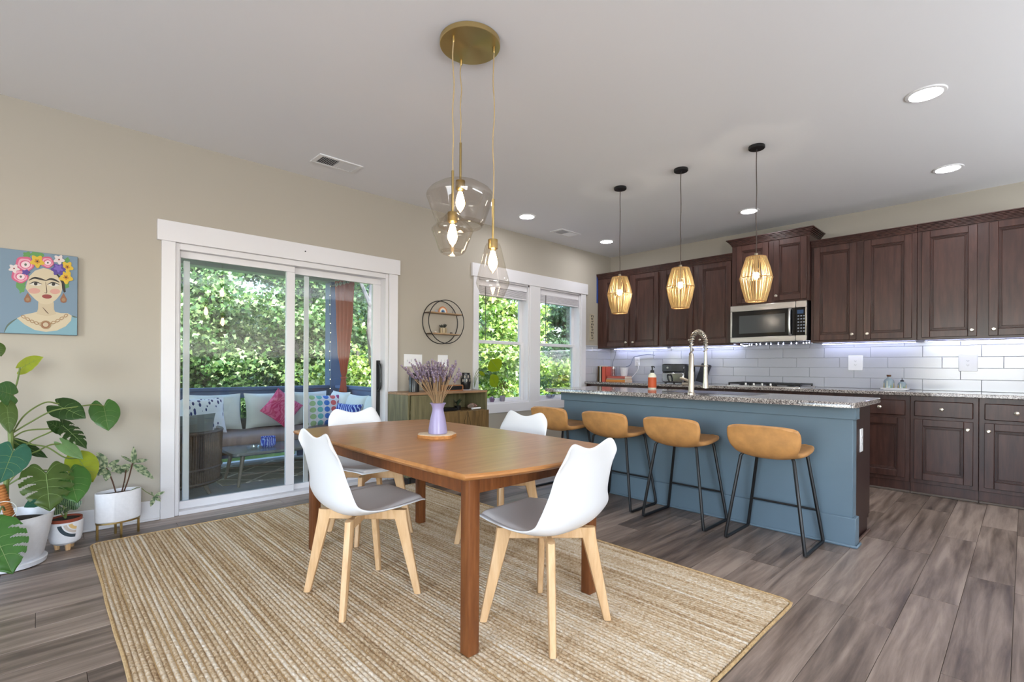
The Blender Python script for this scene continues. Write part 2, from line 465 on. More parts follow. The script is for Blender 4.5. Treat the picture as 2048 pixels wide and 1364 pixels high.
# double window
t2 = MB().box(-2.684, -.586, -.03, 0, 2.12, 2.268, .002).build('trim_2', WHITE_TRIM)
tag(t2, 'white flat board casing around the double window', 'window casing', kind='structure')
for x0, x1 in ((-2.655, -2.587), (-1.746, -1.562), (-.72, -.62)):
    MB().box(x0, x1, -.022, 0, .668, 2.12, .002).build('side_casing', WHITE_TRIM, t2)
MB().box(-2.655, -.62, -.026, 0, .562, .668, .002).build('sill_apron', WHITE_TRIM, t2)
for n, (x0, x1) in enumerate((W1, W2)):
    w = MB().box(x0, x0 + .022, 0, .15, WZ0, WZ1).box(x1 - .022, x1, 0, .15, WZ0, WZ1).box(x0, x1, 0, .15, WZ1 - .02, WZ1).box(x0, x1, -.004, .15, WZ0 - .002, WZ0 + .02)
    w = tag(w.build('window_%d' % (n + 1), WHITE_TRIM, sharp=None), ('double hung white window beside the console cabinet' if n == 0 else 'double hung white window nearest the kitchen cabinets'), 'window', kind='structure')
    a0, a1 = x0 + .022, x1 - .022
    for nm, y0, z0, z1 in (('window_sash', .1, 1.375, 2.1), ('window_sash', .07, .688, 1.41)):
        f = MB(); b = .052
        f.box(a0, a0 + b, y0, y0 + .03, z0, z1, .003).box(a1 - b, a1, y0, y0 + .03, z0, z1, .003).box(a0 + b, a1 - b, y0, y0 + .03, z0, z0 + .04, .003).box(a0 + b, a1 - b, y0, y0 + .03, z1 - .036, z1, .003)
        f = f.build(nm, WHITE_TRIM, w)
        MB().box(a0 + b, a1 - b, y0 + .012, y0 + .017, z0 + .04, z1 - .036).build('window_pane', PANE, f)
BLIND = M('white faux wood blind', (226, 224, 228), .5)
for n, (x0, x1, zb) in enumerate(((W1[0] + .025, W1[1] - .03, 1.925), (W2[0] + .03, W2[1] - .03, 1.93))):
    bl = thing('window_blind', 'raised white slatted blind at the top of the window ' + ('beside the console cabinet' if n == 0 else 'nearest the kitchen cabinets'), 'blind', ((x0 + x1) / 2, .034, zb))
    hw = (x1 - x0) / 2
    MB().box(-hw, hw, -.026, .03, 2.03 - zb, 2.098 - zb, .004).build('valance', BLIND, bl)
    for k in range(7):
        MB().box(-hw + .006, hw - .006, -.022, .026, .026 + k * .0112, .034 + k * .0112, .002).build('slat', BLIND, bl)
    MB().box(-hw + .004, hw - .004, -.024, .026, 0, .022, .004).build('bottom_rail', BLIND, bl)
    MB().cyl((-hw + .1, -.03, .1), (-hw + .1, -.03, -.52), .004, n=6).build('tilt_wand', M('dark wand', (60, 62, 58), .5), bl)
    MB().tube([(hw * .42 * s, -.026, z) for s in (-1,) for z in (.02, .06, .1)], .0015, 5).build('lift_cord', BLIND, bl)

# kitchen tiles: rows of long tiles on both walls above the counter
rh = .1065; z = .9
bk = MB().box(-.006, 0, -6, 0, .9, 1.4).build('wall_backing', GROUT, wr, sharp=None)
bk2 = MB().box(-.612, 0, -.006, 0, .9, 1.405).build('wall_backing', GROUT, wl, sharp=None)
r = 0
while z < 1.38:
    z1 = min(z + rh, 1.4); st = (1.963, 1.821, 1.692)[r % 3] - .4135 * 8
    y = -st
    while y > -5.2:
        a, b = y - .4135, y
        a, b = a + .0012, b - .0012
        b = min(b, -.008)
        if b - a > .02:
            MB().box(-.013 - random.random() * .0012, -.004, a, b, z + .0012, z1 - .0012, .002).build('tile', TILE, wr, sharp=None)
        y -= .4135
    x = -.612 + (-.13, -.26, 0)[r % 3]
    while x < -.02:
        a, b = max(x, -.612) + .0012, min(x + .4135, -.014) - .0012
        if b - a > .02: MB().box(a, b, -.0125 - random.random() * .001, -.004, z + .0012, z1 - .0012, .002).build('tile', TILE, wl, sharp=None)
        x += .4135
    z += rh; r += 1
MB().box(-.614, -.014, -.016, 0, 1.4, 1.412, .003).build('tile_edge', TILE, wl)
# ------------------------------------------------------------------ kitchen
def knob(parent, x, y, z, r=.015):
    """round cabinet knob whose stem leaves the front towards -x"""
    k = MB().tube([(x, y, z), (x - .004, y, z), (x - .012, y, z), (x - .016, y, z), (x - .024, y, z), (x - .029, y, z)], [r * .7, r * .5, r * .45, r * .95, r, r * .55], 14)
    return k.build('knob', NICKEL, parent)
def cab_door(parent, xf, y0, y1, z0, z1, knob_at=None, name='door'):
    """raised frame door in the plane x = xf (its back), facing -x; frame, moulded bead, recessed panel; y0 > y1"""
    t = .02; b = .058
    f = MB()
    for a0, a1, c0, c1 in ((y0, y0 - b, z0, z1), (y1 + b, y1, z0, z1), (y0 - b, y1 + b, z0, z0 + b), (y0 - b, y1 + b, z1 - b, z1)):
        f.box(xf - t, xf, a0, a1, c0, c1, .003)
    d = f.build(name, ESP, parent)
    q = MB()
    for k, (ins, xx, w) in enumerate(((b, .016, .006), (b + .009, .012, .007), (b + .02, .010, .005))):
        for a0, a1, c0, c1 in ((y0 - ins, y0 - ins - w, z0 + ins, z1 - ins), (y1 + ins + w, y1 + ins, z0 + ins, z1 - ins),
                               (y0 - ins, y1 + ins, z0 + ins, z0 + ins + w), (y0 - ins, y1 + ins, z1 - ins - w, z1 - ins)):
            q.box(xf - xx, xf - .003, a0, a1, c0, c1, .002)
    q.build('panel_bead', ESP, d)
    g = MB().box(xf - .005, xf, y0 - b + .004, y1 + b - .004, z0 + b - .004, z1 - b + .004)
    g.k = 0; g.build('door_panel', ESP, d)
    gl = MB()
    for a0, a1, c0, c1 in ((y0 - b - .0055, y0 - b - .0095, z0 + b + .006, z1 - b - .006), (y1 + b + .0095, y1 + b + .0055, z0 + b + .006, z1 - b - .006),
                           (y0 - b - .006, y1 + b + .006, z0 + b + .0055, z0 + b + .0095), (y0 - b - .006, y1 + b + .006, z1 - b - .0095, z1 - b - .0055)):
        gl.box(xf - .0115, xf - .004, a0, a1, c0, c1)
    gl.build('glaze_line', GLAZE, d)
    if knob_at: knob(d, xf - t, *knob_at)
    return d
def crown(parent, xf, y0, y1, z0, z1, proj, ends=(0, 0)):
    """crown moulding along a cabinet top; steps outwards as it rises; ends: side return lengths"""
    m = MB(); st = 6
    for k in range(st):
        a = (k / st) ** 1.3 * proj; zz0 = z0 + (z1 - z0) * k / st; zz1 = z0 + (z1 - z0) * (k + 1) / st
        m.box(xf - .004 - a - .006, xf + .03 if not any(ends) else -.002, y0 + (a + .004 if ends[0] else 0), y1 - (a + .004 if ends[1] else 0), zz0, zz1, .0025)
    return m.build('crown_moulding', ESP, parent)
UZ0, UZ1 = 1.372, 2.37
def upper(y0, y1, label, doors, knobs, z0=UZ0, z1=UZ1, dep=.33, cr=None, name='wall_cabinet'):
    o = thing(name, label, 'cabinet', (0, (y0 + y1) / 2, z0)); yc = (y0 + y1) / 2
    T = lambda y: y - yc
    MB().box(-dep, -.002, T(y0), T(y1), 0, z1 - z0, .002).build('cabinet_box', ESP, o)
    for (a, b), ky in zip(doors, knobs):
        cab_door(o, -dep, T(a), T(b), .02, z1 - z0 - .015, (T(ky), .072))
    if cr: crown(o, -dep, T(y0), T(y1), z1 - z0 - .004, z1 - z0 + cr[0], cr[1], cr[2])
    return o
G = 'espresso wall cabinets'
u = upper(-.012, -1.012, 'dark espresso double door wall cabinet in the corner, blue tape on its side', ((-.122, -.537), (-.585, -.985)), (-.505, -.617), cr=(.068, .045, (0, 0)))
u['group'] = G
u = upper(-1.012, -1.946, 'dark espresso double door wall cabinet behind the faucet, between the corner cabinet and the microwave', ((-1.044, -1.453), (-1.527, -1.926)), (-1.421, -1.559), cr=(.068, .045, (0, 0))); u['group'] = G
u = upper(-1.948, -2.742, 'short raised dark cabinet with its own crown above the microwave', ((-2.006, -2.345), (-2.4, -2.722)), (-2.31, -2.432), 1.815, 2.505, .385, (.07, .06, (1, 1))); u['group'] = G
u = upper(-2.744, -3.61, 'dark espresso double door wall cabinet just beyond the microwave, over the plain outlet', ((-2.772, -3.145), (-3.205, -3.574)), (-3.113, -3.237), cr=(.062, .045, (0, 0))); u['group'] = G
u = upper(-3.612, -4.51, 'dark espresso double door wall cabinet at the far right end of the run', ((-3.645, -4.015), (-4.087, -4.47)), (-3.983, -4.119), cr=(.062, .045, (0, 0))); u['group'] = G
# painter's tape on the side of the corner cabinet
tp = MB().box(-.352, -.31, -.0105, -.0012, 2.03, 2.43)
tag(tp.build('masking_tape', M('blue masking tape', (52, 78, 150), .6)), 'strip of blue masking tape down the side of the corner wall cabinet', 'tape')

# base cabinets
BZ1 = .868
def base(y0, y1, label, cells, name='base_cabinet'):
    o = thing(name, label, 'cabinet', (0, (y0 + y1) / 2, 0)); yc = (y0 + y1) / 2
    MB().box(-.58, -.002, y0 - yc, y1 - yc, .1, BZ1, .002).box(-.565, -.05, y0 - yc, y1 - yc, 0, .1).build('cabinet_box', ESP, o)
    for a, b, ky, kd in cells:
        dr = MB().box(-.6, -.58, a - yc, b - yc, .69, .825, .006).build('drawer', ESP, o)
        knob(dr, -.6, ky - yc, .757, .016)
        cab_door(o, -.58, a - yc, b - yc, .135, .665, (kd - yc, .6))
    MB().box(-.578, -.565, y0 - yc, y1 - yc, 0, .02, .004).build('shoe_moulding', SHOE, o)
    return o
base(-.01, -1.0, 'dark base cabinet under the counter in the corner, behind the island', ((-.05, -.5, -.27, -.46), (-.53, -.96, -.75, -.57)))
base(-1.002, -1.95, 'dark base cabinet under the air fryer, behind the island', ((-1.03, -1.46, -1.25, -1.42), (-1.5, -1.92, -1.7, -1.54)))
base(-1.952, -2.75, 'dark base cabinet under the gas cooktop, behind the island', ((-1.98, -2.33, -2.15, -2.3), (-2.37, -2.72, -2.55, -2.4)))
base(-2.752, -3.596, 'dark base cabinet with drawers showing just past the end of the island', ((-2.79, -3.15, -2.97, -3.11), (-3.2, -3.565, -3.38, -3.24)))
base(-3.598, -4.04, 'dark single door base cabinet with drawer under the tray of bottles', ((-3.626, -4.008, -3.81, -3.975),))
base(-4.042, -4.6, 'dark single door base cabinet with drawer at the picture edge', ((-4.075, -4.46, -4.26, -4.1),))

ct = MB().box(-.648, -.014, -4.7, -.014, .87, .9, .004).build('countertop', GRANITE)
tag(ct, 'speckled grey granite worktop along the tiled kitchen wall', 'countertop')

# microwave
mw = thing('microwave', 'stainless over the range microwave with black window between the wall cabinets', 'microwave', (-.40, -2.338, 1.392))
MB().box(0, .398, .388, -.388, .004, .42, .003).build('body', BLACKM, mw)
f = MB(); y0, y1 = .392, -.285
f.box(-.025, 0, y0, y1, 0, .06, .004).box(-.025, 0, y0, y1, .35, .42, .004).box(-.025, 0, y0, y0 - .022, .06, .35, .003)
md = f.build('door', STEEL, mw)
MB().box(-.0235, -.002, y0 - .022, y1, .06, .35).build('door_window', BLACKG, md)
MB().box(-.0245, -.023, y0 - .1, y1 + .1, .1, .3).build('window_mesh', M('smoked inner window', (66, 70, 72), .15), md)
MB().tube(bez([(-.02, y1 + .045, .065), (-.055, y1 + .045, .08), (-.066, y1 + .045, .205), (-.055, y1 + .045, .33), (-.02, y1 + .045, .345)], 5), .013, 8).build('handle', STEEL, md)
cp = MB().box(-.025, 0, y1 - .003, -.392, 0, .06, .004).box(-.025, 0, y1 - .003, -.392, .35, .42, .004).box(-.025, 0, -.378, -.392, .06, .35, .003).build('control_frame', STEEL, mw)
pn = MB().box(-.0235, 0, y1 - .003, -.378, .06, .35).build('control_panel', BLACKG, mw)
MB().box(-.0245, -.0234, y1 - .018, -.362, .285, .325).build('display', emit('blue grey display', (80, 100, 130), .45), pn)
bt = M('grey button print', (120, 128, 140), .4)
for r in range(6):
    for c in range(3):
        MB().box(-.0243, -.0234, y1 - .022 - c * .026, y1 - .038 - c * .026, .255 - r * .032, .267 - r * .032).build('button', bt, pn)
MB().box(.02, .36, .3, -.3, -.006, .004).build('bottom_grille', BLACKM, mw)

# under cabinet led strips and the dotted string under the microwave
def strip(y0, y1, label, x=-.075):
    o = thing('led_strip', label, 'light strip', (x, (y0 + y1) / 2, 1.362), group='under cabinet led strips'); h = abs(y1 - y0) / 2
    MB().box(-.012, .012, -h, h, .002, .0095, .002).build('housing', PLASTW, o)
    MB().box(-.009, .009, -h + .01, h - .01, -.001, .0025).build('diffuser', GLOW_LED, o)
strip(-.12, -.97, 'cool white led strip under the corner wall cabinet, above the books')
strip(-1.02, -1.93, 'cool white led strip under the wall cabinet behind the faucet')
strip(-2.78, -3.58, 'cool white led strip under the wall cabinet just beyond the microwave')
strip(-3.63, -4.49, 'cool white led strip under the wall cabinet at the end of the run')
sl = thing('led_string', 'string of bright led dots hanging under the microwave', 'string light', (-.2, -2.34, 1.38))
P = bez([(0, .36, .004), (.0, .31, -.016), (.0, .25, -.006), (0, .1, -.002), (0, -.1, -.004), (0, -.3, 0), (0, -.38, .004)], 8)
MB().tube(P, .004, 6).build('wire', M('dark strip wire', (70, 70, 90), .5), sl)
for k in range(20):
    p = P[int(k / 19 * (len(P) - 1))]
    MB().ball((p.x - .004, p.y, p.z - .003), .0055, 8).build('led', GLOW_DOT, sl)

# gas cooktop
ck = thing('gas_cooktop', 'black and steel gas cooktop on the counter under the microwave', 'cooktop', (-.335, -2.345, .9))
MB().prism(rrect(-.255, .255, -.38, .38, .02), 0, .012, .004).build('steel_top', STEEL, ck)
for j in range(3):
    yc = (j - 1) * .245; g = MB()
    for xx in (-.21, 0, .21): g.box(xx - .006, xx + .006, yc - .118, yc + .118, .026, .042, .003)
    for yy in (-.115, 0, .115): g.box(-.215, .215, yc + yy - .006, yc + yy + .006, .026, .042, .003)
    for xx in (-.21, .21):
        for yy in (-.112, .112): g.box(xx - .007, xx + .007, yc + yy - .007, yc + yy + .007, .011, .028)
    g.build('grate', BLACKM, ck)
for x, y in ((-.1, -.245), (.12, -.245), (.02, 0), (-.1, .245), (.12, .245)):
    MB().lathe([(.045, .012), (.04, .02), (.03, .021), (.03, .027), (.001, .028)], 16, (x, y, 0)).build('burner', BLACKM, ck)
for k in range(4):
    MB().lathe([(.02, .011), (.021, .016), (.014, .02), (.012, .04), (.001, .041)], 14, (-.228, .17 - k * .085, 0)).build('control_knob', STEEL, ck)

# outlets on the tiles
def plate(name, label, loc, axis, w, h, gangs, kind='outlet', cat='outlet', group=None):
    """wall plate; axis: outward direction ('-x','-y')"""
    rz = {'-x': 0, '-y': PI / 2}[axis]
    o = thing(name, label, cat, loc, rz, group)
    MB().box(-.007, 0, -w / 2, w / 2, -h / 2, h / 2, .003).build('cover_plate', PLASTW, o)
    for g in range(gangs):
        y = (g - (gangs - 1) / 2) * .046
        if kind == 'outlet':
            for z in (.02, -.02):
                q = MB().prism(rrect(-.016, .016, -.014, .014, .007), .0066, .0085).v
                b = MB(); b.T = Matrix(((0, 0, -1, 0), (1, 0, 0, y), (0, 1, 0, z), (0, 0, 0, 1)))
                b.prism(rrect(-.016, .016, -.0135, .0135, .007), .0066, .0088)
                s_ = b.build('socket', PLASTW, o)
                MB().box(-.0094, -.0086, y - .0075, y - .0055, z - .003, z + .005).box(-.0094, -.0086, y + .0055, y + .0075, z - .004, z + .005).box(-.0094, -.0086, y - .002, y + .002, z - .009, z - .006).build('slot', SLOT, s_)
        else:
            MB().box(-.0085, -.006, y - .0055, y + .0055, -.013, .013, .001).build('toggle_frame', TOGG, o)
            MB().box(-.02, -.006, y - .004, y + .004, -.002, .009, .002).build('toggle', PLASTW, o)
    return o
plate('wall_outlet', 'white outlet on the tiles above the corner of the counter, with a phone charger', (-.0135, -.475, 1.19), '-x', .085, .13, 1)
plate('wall_outlet', 'white outlet on the tiles nearest the cooktop', (-.0135, -3.075, 1.163), '-x', .13, .155, 1)
plate('wall_outlet', 'white outlet on the tiles at the far right, past the tray of bottles', (-.0135, -3.94, 1.163), '-x', .13, .155, 1)
plate('light_switch', 'wide white four gang switch plate by the sliding door', (-3.434, -.001, 1.163), '-y', .215, .125, 4, 'switch', 'switch')
plate('light_switch', 'narrow white two gang switch plate above the console cabinet', (-3.066, -.001, 1.163), '-y', .13, .125, 2, 'switch', 'switch')

# ------------------------------------------------------------------ island
isl = thing('kitchen_island', 'slate blue panelled kitchen island with a dark wood end', 'island', (-2.25, -2.4, 0))
def I(m, name, mat, p=isl): 
    m.v = [(x + 2.25, y + 2.4, z) for x, y, z in m.v]; return m.build(name, mat, p)
I(MB().box(-2.44, -2.06, -3.562, -1.24, .09, .873, .002).box(-2.06, -1.99, -3.555, -1.24, .1, .873).box(-2.44, -2.06, -3.555, -1.24, 0, .09), 'cabinet_box', ESP_D)
I(MB().box(-2.53, -2.44, -3.566, -1.235, 0, .873, .003), 'front_panel', BLUE)
I(MB().box(-2.552, -2.53, -3.585, -1.213, .79, .873, .003).box(-2.53, -2.455, -3.585, -3.566, .79, .873, .002), 'apron', BLUE)
I(MB().box(-2.548, -2.53, -3.584, -1.22, 0, .18, .003).box(-2.53, -2.45, -3.584, -3.566, 0, .18, .003), 'base_board', BLUE)
I(MB().box(-2.562, -2.548, -3.598, -1.22, 0, .016, .005).box(-2.548, -2.445, -3.598, -3.584, 0, .016, .005), 'shoe_moulding', BLUE)
I(MB().box(-2.44, -2.07, -3.578, -3.562, 0, .016, .005), 'end_shoe_moulding', M('end shoe brown', (88, 66, 56), .5))
# rounded counter
ic = MB().prism(rrect(-2.72, -1.965, -3.615, -1.15, .025), .873, .905, .004).build('countertop', GRANITE)
tag(ic, 'speckled grey granite worktop on the blue kitchen island', 'countertop')
pl = plate('wall_outlet', 'white outlet on the dark end panel of the island', (-2.31, -3.5625, .64), '-y', .075, .15, 1)

# undermount sink edge and spring faucet
sk = thing('kitchen_sink', 'stainless sink set into the island worktop behind the faucet', 'sink', (-2.22, -2.55, .9055))
MB().prism(rrect(-.2, .2, -.36, .36, .05), 0, .0006).build('basin', M('dark sink basin', (70, 70, 74), .3, .6), sk)
rim = MB(); o_ = rrect(-.21, .21, -.37, .37, .055); i_ = rrect(-.2, .2, -.36, .36, .05); n_ = len(o_)
rim.add([(x, y, .0012) for x, y in o_] + [(x, y, .0012) for x, y in i_], [(k, (k + 1) % n_, n_ + (k + 1) % n_, n_ + k) for k in range(n_)])
rim.build('rim', STEEL, sk)
fa = thing('kitchen_faucet', 'tall brushed nickel spring neck faucet on the island', 'faucet', (-2.575, -2.535, .905), math.radians(-6))
MB().lathe([(.03, 0), (.03, .006), (.024, .012), (.021, .02), (.021, .17), (.019, .175), (.019, .29), (.016, .295), (.014, .31), (.001, .311)], 20, cap0=True).build('body', NICKEL, fa)
arc = [(0, 0, .3)] + [(.1 - .1 * math.cos(t), 0, .375 + .105 * math.sin(t)) for t in np.linspace(0, PI, 13)] + [(.2, 0, .33)]
arc = bez(arc, 6)
MB().tube(arc, .009, 10).build('hose', M('grey hose', (150, 148, 146), .35, .7), fa)
hel = []; L_ = len(arc) - 1; turns = 19
for k in range(turns * 9):
    q = k / (turns * 9 - 1) * L_; i = min(int(q), L_ - 1); p = arc[i].lerp(arc[i + 1], q - i); tg = (arc[i + 1] - arc[i]).normalized()
    a = Vector((0, 1, 0)); b = tg.cross(a); th = k / 9 * 2 * PI
    hel.append(p + (a * math.cos(th) + b * math.sin(th)) * .0155)
MB().tube(hel, .0044, 6).build('spring', NICKEL, fa)
MB().tube([(.2, 0, .335), (.2, 0, .26), (.2, 0, .2), (.2, 0, .17), (.2, 0, .10), (.2, 0, .065), (.2, 0, .04)], [.011, .012, .016, .016, .018, .022, .023], 14).build('spray_head', NICKEL, fa)
MB().cyl((0, 0, .215), (.19, 0, .215), .005, n=8).tube([(.2 + .02 * math.cos(t), .02 * math.sin(t), .215) for t in np.linspace(0, 2 * PI, 17)[:-1]], .004, 6, True).build('holder_arm', NICKEL, fa)
MB().tube(bez([(.0, .02, .1), (-.01, .05, .112), (-.02, .085, .122)], 5), [.011] * 10 + [.006], 10).build('lever', NICKEL, fa)
MB().tube([(-.004, .018, .075), (-.01, .07, .075)], [.014, .012], 12).build('valve', NICKEL, fa)

# soap bottle
sp = thing('soap_bottle', 'clear pump soap bottle with an orange label on the island', 'soap bottle', (-2.03, -1.885, .905))
ORL = M('orange label', (196, 82, 34), .5)
MB().lathe([(.001, 0), (.036, 0), (.038, .006), (.038, .115), (.034, .13), (.017, .148), (.014, .155), (.001, .155)], 24).build('bottle', M('cloudy bottle', (226, 224, 206), .25), sp)
MB().lathe([(.0386, .012), (.0386, .108)], 24).build('label', ORL, sp)
MB().lathe([(.017, .15), (.018, .17), (.012, .176), (.006, .178), (.006, .2), (.011, .203), (.011, .212), (.001, .213)], 16).tube([(0, 0, .208), (-.02, -.03, .207), (-.025, -.04, .2)], [.007, .005, .004], 8).build('pump', BLACKM, sp)

# air fryer and leaning board
af = thing('air_fryer', 'black and chrome air fryer on the counter under the wall cabinets', 'air fryer', (-.3, -1.25, .9))
MB().box(-.14, .15, -.155, .155, .012, .25, .02).build('body', BLACKM, af)
MB().box(-.152, -.135, -.15, .15, .15, .245, .008).build('control_front', M('dark chrome panel', (96, 98, 104), .12, .9), af)
MB().box(-.162, -.135, -.148, .148, .02, .142, .012).build('basket_drawer', M('chrome drawer', (200, 200, 204), .12, 1.), af)
MB().tube(bez([(-.16, .04, .11), (-.2, .04, .11), (-.215, .03, .07), (-.2, .02, .03)], 4), .011, 8).build('handle', BLACKM, af)
MB().lathe([(.014, 0), (.012, .008), (.001, .009)], 12, (0, 0, 0)).build('dial', STEEL, af).matrix_local = Matrix.Translation((-.152, .07, .2)) @ Matrix.Rotation(-PI / 2, 4, 'Y')
for sx in (-1, 1):
    for sy in (-1, 1): MB().cyl((sx * .11, sy * .12, 0), (sx * .11, sy * .12, .013), .012, n=10).build('foot', BLACKM, af)
cb = MB().box(-.02, 0, -.065, .065, 0, .24, .006)
cb = cb.build('cutting_board', M('charcoal board', (46, 46, 54), .5)); cb.location = (-.13, -1.46, .9); cb.rotation_euler = (math.radians(14), math.radians(12), 0)
cb.location.z = .9 + .018
tag(cb, 'charcoal cutting board leaning beside the air fryer', 'cutting board')

# tray with two decorated bottles
tr = thing('ceramic_tray', 'small white footed tray holding two bottles on the counter', 'tray', (-.3, -3.445, .9))
MB().prism(rrect(-.055, .055, -.105, .105, .012), .008, .014).prism(rrect(-.035, .035, -.085, .085, .01), 0, .008).build('plate', CERAM, tr)
lip = MB(); o1 = rrect(-.062, .062, -.112, .112, .014); o2 = rrect(-.055, .055, -.105, .105, .012); n_ = len(o1)
lip.add([(x, y, .0135) for x, y in o2] + [(x, y, .024) for x, y in o1] + [(x * .97, y * .97, .024) for x, y in o1], [(k, (k + 1) % n_, n_ + (k + 1) % n_, n_ + k) for k in range(n_)] + [(n_ + k, n_ + (k + 1) % n_, 2 * n_ + (k + 1) % n_, 2 * n_ + k) for k in range(n_)])
lip.build('rim', CERAM, tr)
def deco(name, label, y, h, r, stop):
    o = thing(name, label, 'bottle', (-.3, y, .9145))
    MB().lathe([(.001, 0), (r, 0), (r, h * .55), (r * .8, h * .68), (r * .35, h * .8), (r * .3, h * .95), (.001, h * .95)], 20).build('glass_body', M('grey blue glass ' + name + label[:9], (128, 142, 150), .1), o)
    for k in range(9):
        t = PI * .5 + k * 2 * PI / 9; q = MB()
        hh = h * (.3 + .15 * (k % 3)); w_ = .006
        q.T = Matrix.Rotation(t, 4, 'Z')
        q.add([(r + .0008, -w_, .006), (r + .0008, w_, .006), (r + .0008, w_ * .4, hh), (r + .0008, -w_ * .4, hh)], [(0, 1, 2, 3)])
        q.build('painted_figure', (FIG1, FIG2, FIG3)[k % 3], o)
    if stop == 'cork':
        MB().lathe([(r * .3, h * .9), (r * .42, h * .95), (r * .42, h * 1.06), (.001, h * 1.06)], 12).build('cork', M('dark cork', (92, 62, 46), .8), o)
    else:
        MB().lathe([(r * .42, h * .8), (r * .5, h * .9), (r * .2, h * .98), (.003, h), (.003, h * 1.2), (.001, h * 1.2)], 12).build('pourer', M('pewter pourer', (80, 80, 84), .35, .8), o)
FIG1 = M('green figure paint', (92, 118, 66), .4); FIG2 = M('yellow figure paint', (206, 176, 96), .4); FIG3 = M('pale figure paint', (206, 206, 190), .4)
deco('glass_bottle', 'larger corked bottle painted with plants, on the white tray', -3.4, .125, .042, 'cork')
deco('glass_bottle', 'smaller bottle with metal pourer, on the white tray', -3.5, .088, .033, 'pour')

# books and small things in the corner
def book(label, loc, dims, col, upright=True, rz=0, group='cookbooks in the counter corner'):
    o = thing('cookbook', label, 'book', loc, rz, group); d, w, h = dims
    c = M('cover ' + label[:24], col, .5)
    MB().box(-d / 2, -d / 2 + .003, -w / 2, w / 2, 0, h).box(-d / 2, d / 2, -w / 2, -w / 2 + .003, 0, h).box(-d / 2, d / 2, w / 2 - .003, w / 2, 0, h).build('cover', c, o) if upright else \
        MB().box(-d / 2, -d / 2 + .003, -w / 2, w / 2, 0, h).box(-d / 2, d / 2, -w / 2, w / 2, 0, .003).box(-d / 2, d / 2, -w / 2, w / 2, h - .003, h).build('cover', c, o)
    (MB().box(-d / 2 + .003, d / 2 - .004, -w / 2 + .003, w / 2 - .003, .003, h - .004) if upright else MB().box(-d / 2 + .003, d / 2 - .004, -w / 2 + .004, w / 2 - .004, .003, h - .003)).build('pages', PAPER, o)
    return o
book('slim ochre book standing at the outer end of the upright cookbooks', (-.3, -.061, .9), (.17, .011, .215), (160, 116, 50))
book('black book standing between the ochre and the cream cookbook', (-.3, -.076, .9), (.17, .015, .208), (38, 34, 34))
book('cream book standing in the row of upright cookbooks', (-.3, -.099, .9), (.17, .026, .222), (206, 206, 186))
book('thin dark red book standing beside the thick red cookbook', (-.3, -.119, .9), (.17, .011, .212), (96, 58, 50))
book('thick red orange book standing nearest the lying pile', (-.3, -.16, .9), (.17, .062, .21), (204, 90, 70))
book('orange spined book at the bottom of the lying pile', (-.3, -.36, .9), (.19, .31, .03), (212, 136, 60), False)
book('cream book in the middle of the lying pile', (-.3, -.36, .9305), (.18, .3, .014), (216, 208, 176), False)
book('red book on top of the lying pile, under the white pot', (-.3, -.365, .945), (.18, .29, .034), (184, 92, 78), False)
pt = thing('white_pot', 'small white tapered pot on the pile of lying cookbooks', 'pot', (-.3, -.44, .9795))
MB().lathe([(.001, 0), (.042, 0), (.058, .115), (.061, .12), (.056, .12), (.05, .1), (.001, .1)], 22).build('pot_body', CERAM, pt)
MB().lathe([(.05, .1), (.001, .112)], 16).build('soil', SOIL, pt)
gj = thing('glass_candlestick', 'clear glass candle jar with a dark red candle on the lying cookbooks', 'candle', (-.32, -.28, .9795))
MB().lathe([(.001, 0), (.04, 0), (.042, .004), (.042, .13), (.04, .13), (.04, .006)], 20).build('glass_jar', pane_mat('jar glass', (.95, .95, .96), .15, True), gj)
MB().cyl((0, 0, .006), (0, 0, .1), .018, .015, 14).build('candle', M('dark red wax', (116, 58, 54), .4), gj)
cl = thing('light_cable', 'thin cable dropping from the corner led strip to the counter', 'cable', (-.17, -.22, .9))
MB().tube(bez([(.06, .04, .46), (.04, .05, .36), (.02, .07, .28), (.03, .09, .2), (.05, .1, .1), (.06, .1, .004)], 6), .0028, 6).build('wire', M('grey wire', (96, 96, 104), .5), cl)
MB().ball((.06, .04, .462), .006, 8).build('plug', PLASTW, cl)
pc = thing('charger_cord', 'white charger cord looping below the corner outlet', 'cord', (-.03, -.475, .9))
MB().tube(bez([(0, -.02, .25), (-.02, -.03, .17), (-.03, .02, .1), (-.05, .06, .05), (-.06, .1, .004), (-.1, .02, .004)], 7), .005, 7).build('cable', PLASTW, pc)
MB().box(-.012, .012, -.035, -.005, .24, .275, .004).build('adapter', PLASTW, pc)
sc = thing('utility_cord', 'dark grey cord draped above the corner outlet', 'cord', (-.03, -.46, 1.2))
MB().tube(bez([(-.2, .03, -.09), (-.1, .03, -.06), (-.02, .03, .04), (-.01, -.02, .06), (-.01, -.12, .075), (-.01, -.2, .085), (-.01, -.3, .07)], 7), .0045, 7).build('cable', M('slate cord', (96, 104, 124), .5), sc)
